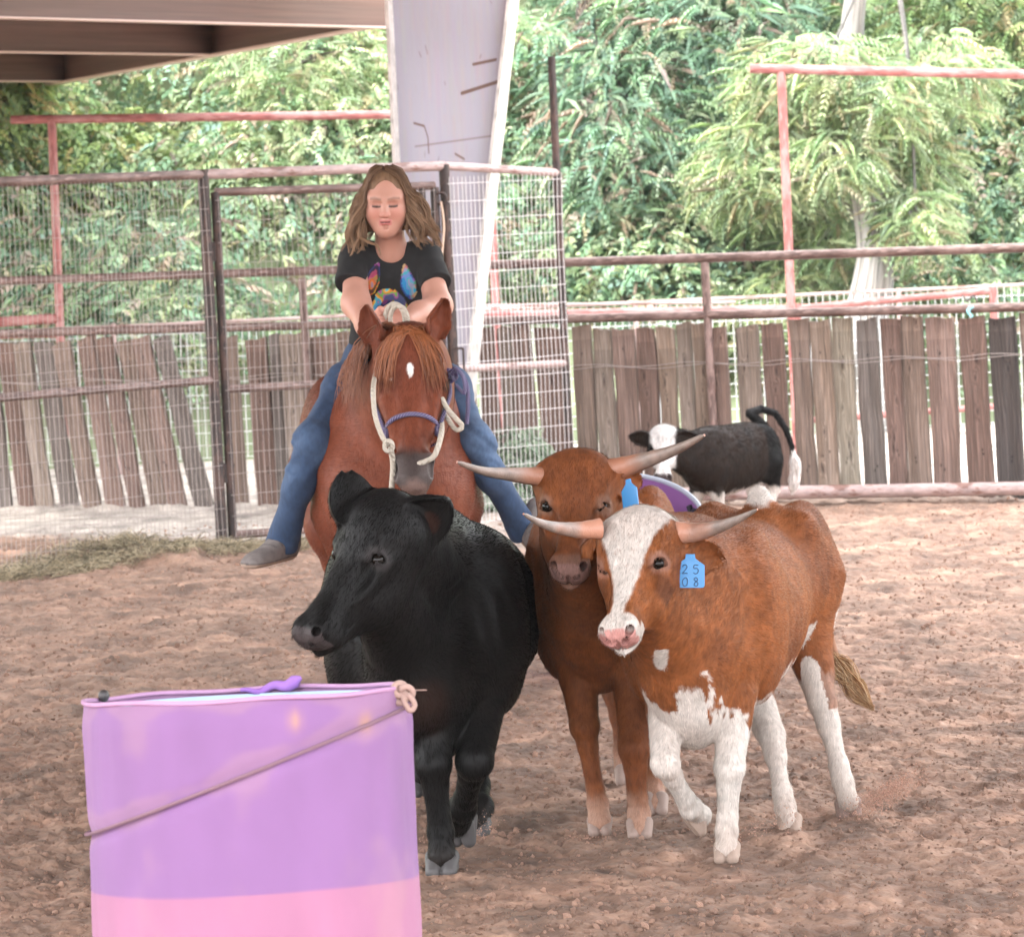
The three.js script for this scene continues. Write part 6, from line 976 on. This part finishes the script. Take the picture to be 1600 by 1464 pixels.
// soft white lead rope in the rider's hands, looped and tied under the halter
{
  const t = thing('lead_rope', 'cream cotton lead rope tied as reins, held in a loop by the rider', 'rope', P(613, 497, 14.88));
  const G = [], at = HL.at, rr = .009;
  for (const [dx, dz, s] of [[0, 0, 1], [.014, .012, .86]]) { const pts = []; for (let i = 0; i < 14; i++) { const a = i / 14 * 2 * Math.PI; pts.push(P(617, 500, 14.86).add(V3(dx + .036 * s * Math.cos(a), .058 * s * Math.sin(a), dz + .02 * Math.cos(a)))); } G.push(tube(pts, rr, 8, true, 60)); }
  // hanging side: cheek, under-chin knot and the end down the chest
  G.push(tube([P(600, 545, 14.9), P(588, 580, 14.72), P(583, 615, 14.5), P(586, 650, 14.46), P(596, 680, 14.44), P(606, 697, 14.42)], rr, 8, false, 50));
  { const pts = []; for (let i = 0; i < 10; i++) { const a = i / 10 * 2 * Math.PI; pts.push(P(607, 697, 14.41).add(V3(.014 * Math.cos(a), .019 * Math.sin(a), .004 * Math.sin(a * 2)))); } G.push(tube(pts, .008, 8, true, 40)); }
  G.push(tube([P(610, 700, 14.44), P(614, 725, 14.48), P(612, 760, 14.5), P(609, 800, 14.55)], rr * 1.15, 8, false, 40));
  G.push(tube([P(640, 728, 14.47), P(662, 722, 14.45), P(677, 714, 14.44), P(683, 702, 14.45), P(689, 680, 14.5), P(690, 662, 14.6), P(685, 640, 14.75)], rr * 1.1, 8, false, 50));
  G.push(tube([P(690, 622, 14.62), P(700, 640, 14.6), P(716, 658, 14.58), P(723, 667, 14.58), P(714, 672, 14.58), P(700, 655, 14.62), P(690, 640, 14.68), P(680, 610, 14.85), P(660, 560, 14.92), P(634, 515, 14.9)], rr, 8, false, 70));
  const braid = dataTex(64, 64, (i) => { const x = (i % 64) / 64, y = Math.floor(i / 64) / 64; return .5 + .5 * Math.sin((x * 3 + y * 3) * 2 * Math.PI); });
  part('rope', mergeGeometries(G), new THREE.MeshStandardMaterial({ color: lin(.45, .4, .33), roughness: .9, bumpMap: rep(braid, 1, 14), bumpScale: .003 }), t);
}
blackCow(); redWhiteSteer(); redSteer(); calf();
let barrelTilt;
// ---------- barrels ----------
{
  const d = 8.42, c = P(380, 1090, d), r = PXM(262, d), top = c.y, t = thing('barrel', 'barrel in a lavender and pink cloth cover with a rope, front left', 'barrel', V3(c.x, 0, c.z)), cx = c.x, cz = c.z; barrelTilt = t;
  // camera-side cloth cover, a little slack and wrinkled
  const seg = 160, rows = 260, P_ = [], U_ = [], C_ = [], I_ = [], lavender = [.185, .09, .215], pink = [.29, .12, .2], H = top;
  const ropeY = (a) => H - .035 - .235 * (.5 - .5 * Math.sin(a));                       // the rope runs slantwise round the barrel
  const rad = (a, y) => { const s = Math.sin(a), q = Math.exp(-(((y - ropeY(a)) / .02) ** 2)) * .006; return r - .004 * sstep(.0, .35, H - y) * sstep(.9, .5, H - y) - q + .0025 * vnoise(a * 3, y * 4, 2) + .0016 * vnoise(a * 9 + y * 7, y * 9, 4) + .0012 * vnoise(a * 26, y * 5, 9) - .006 * sstep(.06, .0, H - y); };
  for (let j = 0; j <= rows; j++) for (let i = 0; i <= seg; i++) { const a = (i / seg * 2 - 1) * Math.PI, y = H * (1 - j / rows), k = rad(a, y), sag = j === 0 ? .004 * vnoise(a * 4, 1, 1) : 0; P_.push(cx + k * Math.sin(a), y + sag, cz + k * Math.cos(a)); U_.push(a * r, y);
    const e = .0022, yb = H - .385 + .002 * Math.sin(a * 3), m = sstep(yb + e, yb - e, y), n = fbm(a * 4, y * 5, 3, 3), dust = sstep(.12, .5, fbm(a * 3 + 8, y * 6, 6, 3) + .75 * Math.exp(-(((y - ropeY(a) - .012) / .03) ** 2)) + .6 * sstep(.04, 0, H - y)); let k3 = mul3_(mix3_(lavender, pink, m), 1 + n * .12); k3 = mix3_(k3, [.36, .22, .19], dust * .18); const st = Math.exp(-(((a - .35) / .035) ** 2) - (((y - H + .045) / .02) ** 2)) + Math.exp(-(((a - .85) / .05) ** 2) - (((y - H + .06) / .02) ** 2)); k3 = mix3_(k3, [.45, .25, .08], clamp(st, 0, 1) * .5); C_.push(...k3); }
  for (let j = 0; j < rows; j++) for (let i = 0; i < seg; i++) { const a = j * (seg + 1) + i, b = a + seg + 1; I_.push(a, b, a + 1, b, b + 1, a + 1); }
  const g = new THREE.BufferGeometry(); g.setAttribute('position', new THREE.Float32BufferAttribute(P_, 3)); g.setAttribute('uv', new THREE.Float32BufferAttribute(U_, 2)); g.setAttribute('color', new THREE.Float32BufferAttribute(C_, 3)); g.setIndex(I_); g.computeVertexNormals();
  const weave = dataTex(64, 64, (i) => .5 + .25 * Math.sin(i % 64 / 64 * 12.566 * 4) + .25 * Math.sin(Math.floor(i / 64) / 64 * 12.566 * 4));
  const cloth = new THREE.MeshPhysicalMaterial({ vertexColors: true, roughness: .85, sheen: .3, sheenColor: lin(.5, .4, .6), bumpMap: rep(weave, 40, 40), bumpScale: .0006 }); part('cover', g, cloth, t);
  // rolled hem at the rim, bulging up where the cloth is bunched at the back
  const hem = []; for (let i = 0; i < 40; i++) { const a = i / 40 * 2 * Math.PI; hem.push(V3(cx + (r - .006) * Math.sin(a), H + .002 * Math.sin(a * 7), cz + (r - .006) * Math.cos(a))); } const hm = new THREE.MeshPhysicalMaterial({ color: lin(.36, .2, .33), roughness: .85, sheen: .3 }); part('hem', tube(hem,   .005, 8, true, 140), hm, t);
  const inner = new THREE.CylinderGeometry(r - .02, r - .02, H - .01, 72, 1, true); inner.translate(cx, (H - .01) / 2, cz); part('drum', inner, new THREE.MeshStandardMaterial({ color: lin(.3, .4, .48), roughness: .5, side: THREE.DoubleSide }), t);
  const lid = new THREE.CircleGeometry(r - .022, 60); lid.rotateX(-Math.PI / 2); lid.translate(cx, H - .03, cz); part('drum_head', lid, new THREE.MeshStandardMaterial({ color: lin(.3, .4, .5), roughness: .5 }), t);
  const bun = []; for (let i = 0; i <= 18; i++) { const u = i / 18, a = Math.PI + .1 - .42 * u; bun.push(V3(cx + (r - .02 - .01 * Math.sin(u * 9)) * Math.sin(a), H - .004 + .02 * u * u + .004 * Math.sin(u * 13 + 1), cz + (r - .02 - .01 * Math.cos(u * 7)) * Math.cos(a))); } part('bunched_cloth', tube(bun, (q) => .004 + .011 * q * (q > .9 ? (1 - q) * 10 : 1), 8), new THREE.MeshStandardMaterial({ color: lin(.24, .11, .36), roughness: .9 }), t);
  // rope round the barrel and its knot
  const rp = []; for (let i = 0; i < 48; i++) { const a = i / 48 * 2 * Math.PI; rp.push(V3(cx + (r + .001) * Math.sin(a), ropeY(a), cz + (r + .001) * Math.cos(a))); } const rm = new THREE.MeshStandardMaterial({ color: lin(.3, .17, .22), roughness: .95, bumpMap: rep(weave, 2, 80), bumpScale: .002 }); part('rope', tube(rp,   .0036, 8, true, 220), rm, t);
  const ka = 1.22, kp = V3(cx + (r + .006) * Math.sin(ka), H - .008, cz + (r + .006) * Math.cos(ka)), K = [], kt = new THREE.TorusKnotGeometry(.014, .007, 70, 8, 2, 3); kt.translate(kp.x, kp.y, kp.z); K.push(kt);
  K.push(tube([kp, kp.clone().add(V3(.004, -.018, .012)), kp.clone().add(V3(.016, -.036, .012)), kp.clone().add(V3(.024, -.026, .01)), kp.clone().add(V3(.016, -.008, .012)), kp], .006, 7)); K.push(tube([kp, kp.clone().add(V3(.02, .004, 0)), kp.clone().add(V3(.05, .004, .004))], .0012, 5)); part('knot', mergeGeometries(K), new THREE.MeshStandardMaterial({ color: lin(.3, .2, .17), roughness: .95 }), t);
  const bl = new THREE.SphereGeometry(.012, 12, 10), bp = P(155, 1086, d + .1); bl.scale(1, 1.1, 1); bl.translate(bp.x, bp.y, bp.z); part('knob', bl, new THREE.MeshStandardMaterial({ color: lin(.03, .025, .025), roughness: .5 }), t);
  // tip of a white printed mark at the foot of the picture
  const mk = (w, hgt, k, m) => { const a0 = -.428, y0 = P(272, 1460, d).y + .012, N = 8, q = [], ii = []; for (let j = 0; j <= N; j++) { const y = y0 - hgt * j / N, hw = w * j / N; for (const s of [-1, 1]) { const a = a0 + (s * hw + .004 * j / N) / r, R_ = rad(a, y) + k; q.push(cx + R_ * Math.sin(a), y, cz + R_ * Math.cos(a)); } } for (let j = 0; j < N; j++) { const e = j * 2; ii.push(e, e + 2, e + 1, e + 1, e + 2, e + 3); } const G = new THREE.BufferGeometry(); G.setAttribute('position', new THREE.Float32BufferAttribute(q, 3)); G.setIndex(ii); G.computeVertexNormals(); part('printed_mark', G, m, t); };
  mk(.034, .12, .0016, new THREE.MeshStandardMaterial({ color: lin(.03, .09, .35), roughness: .8 })); mk(.026, .11, .003, new THREE.MeshStandardMaterial({ color: lin(.8, .8, .82), roughness: .8 }));
}
barrelTilt.rotation.x = R(-4.6);
{ // second barrel, tipped towards the camera behind the steers
  const d = 17.4, c = P(992, 803, d), r = .29, t = thing('barrel', 'tipped purple barrel with a grey rim behind the horned steers', 'barrel', c.clone()), ax = V3(.12, .86, .5).normalize(), [f, u, q] = frame(ax, V3(0, 0, 1)), mt = new THREE.Matrix4().makeBasis(q, f, u.clone()).setPosition(c);
  const out = new THREE.MeshStandardMaterial({ map: rep(rusty([.60, .42, .68], [.54, .36, .60], .55), 2, 2), roughness: .6 }), inn = new THREE.MeshStandardMaterial({ color: lin(.26, .11, .3), roughness: .7, side: THREE.DoubleSide });
  const side = new THREE.LatheGeometry([[r * .96, -.8], [r, -.77], [r, -.56], [r + .012, -.54], [r, -.52], [r, -.3], [r + .012, -.28], [r, -.26], [r, -.004]].map(([x, y]) => new THREE.Vector2(x, y)), 64); side.applyMatrix4(mt); part('drum', side, out, t);
  const ins = new THREE.LatheGeometry([[r - .008, -.004], [r - .01, -.2], [r * .8, -.25], [.001, -.255]].map(([x, y]) => new THREE.Vector2(x, y)), 64); ins.applyMatrix4(mt); part('sunken_lid', ins, inn, t);
  const rim = new THREE.TorusGeometry(r, .011, 10, 72); rim.rotateX(Math.PI / 2); rim.applyMatrix4(mt); part('rim', rim, new THREE.MeshStandardMaterial({ color: lin(.33, .36, .42), roughness: .5 }), t);
  const h0 = c.clone().addScaledVector(q, .2 * Math.sign(q.x)); const dk = V3(Math.sign(q.x) * q.x, Math.sign(q.x) * q.y, Math.sign(q.x) * q.z), P2 = (a, y) => c.clone().addScaledVector(dk, Math.cos(a) * (r - .02)).addScaledVector(u, Math.sin(a) * (r - .02) * -1).addScaledVector(f, y);
  part('handle', tube([P2(.55, -.03), P2(.42, -.05), P2(.36, -.02), P2(.25, -.05), P2(.15, -.1)], .012, 7), new THREE.MeshStandardMaterial({ color: lin(.02, .018, .03), roughness: .8 }), t);
}
// dirt thrown up by the hooves
{
  const rd = rng(91), base = new THREE.IcosahedronGeometry(1, 0), N = 14000, im = new THREE.InstancedMesh(base, new THREE.MeshStandardMaterial({ roughness: 1 }), N), puffs = [[P(1390, 1238, 13.0),   .11, .04, 4200], [P(1350, 1262, 13.05), .09, .05, 700], [P(1180, 1300, 12.8), .12, .05, 900], [P(728, 1310, 13.1), .12, .05, 900], [P(1225, 1322, 12.8), .08, .03, 400], [P(940, 1310, 13), .12, .03, 400]]; let k = 0;
  for (const [c, rx, ry, n] of puffs) for (let i = 0; i < n && k < N; i++) { const g = () => (rd() + rd() + rd() - 1.5) / 1.0, x = g() * rx, s = .0006 + .0022 * Math.pow(rd(), 5); _m.compose(V3(c.x + x, Math.max(.004, c.y + g() * ry + x * .45), c.z + g() * rx * .6), _q.identity(), V3(s, s, s)); im.setMatrixAt(k, _m); const v = .8 + .4 * rd(); im.setColorAt(k++, _c.setRGB(.38 * v, .22 * v, .16 * v)); }
  for (; k < N; k++) { _m.compose(V3(0, -.2, -13), _q.identity(), V3(.002, .002, .002)); im.setMatrixAt(k, _m); im.setColorAt(k, _c.setRGB(.3, .2, .15)); }
  im.name = 'flying_dirt'; scene.add(im); tag(im, 'dirt thrown up around the hooves of the running cattle', 'dirt', null, 'stuff');
}
renderer.render(scene, camera);
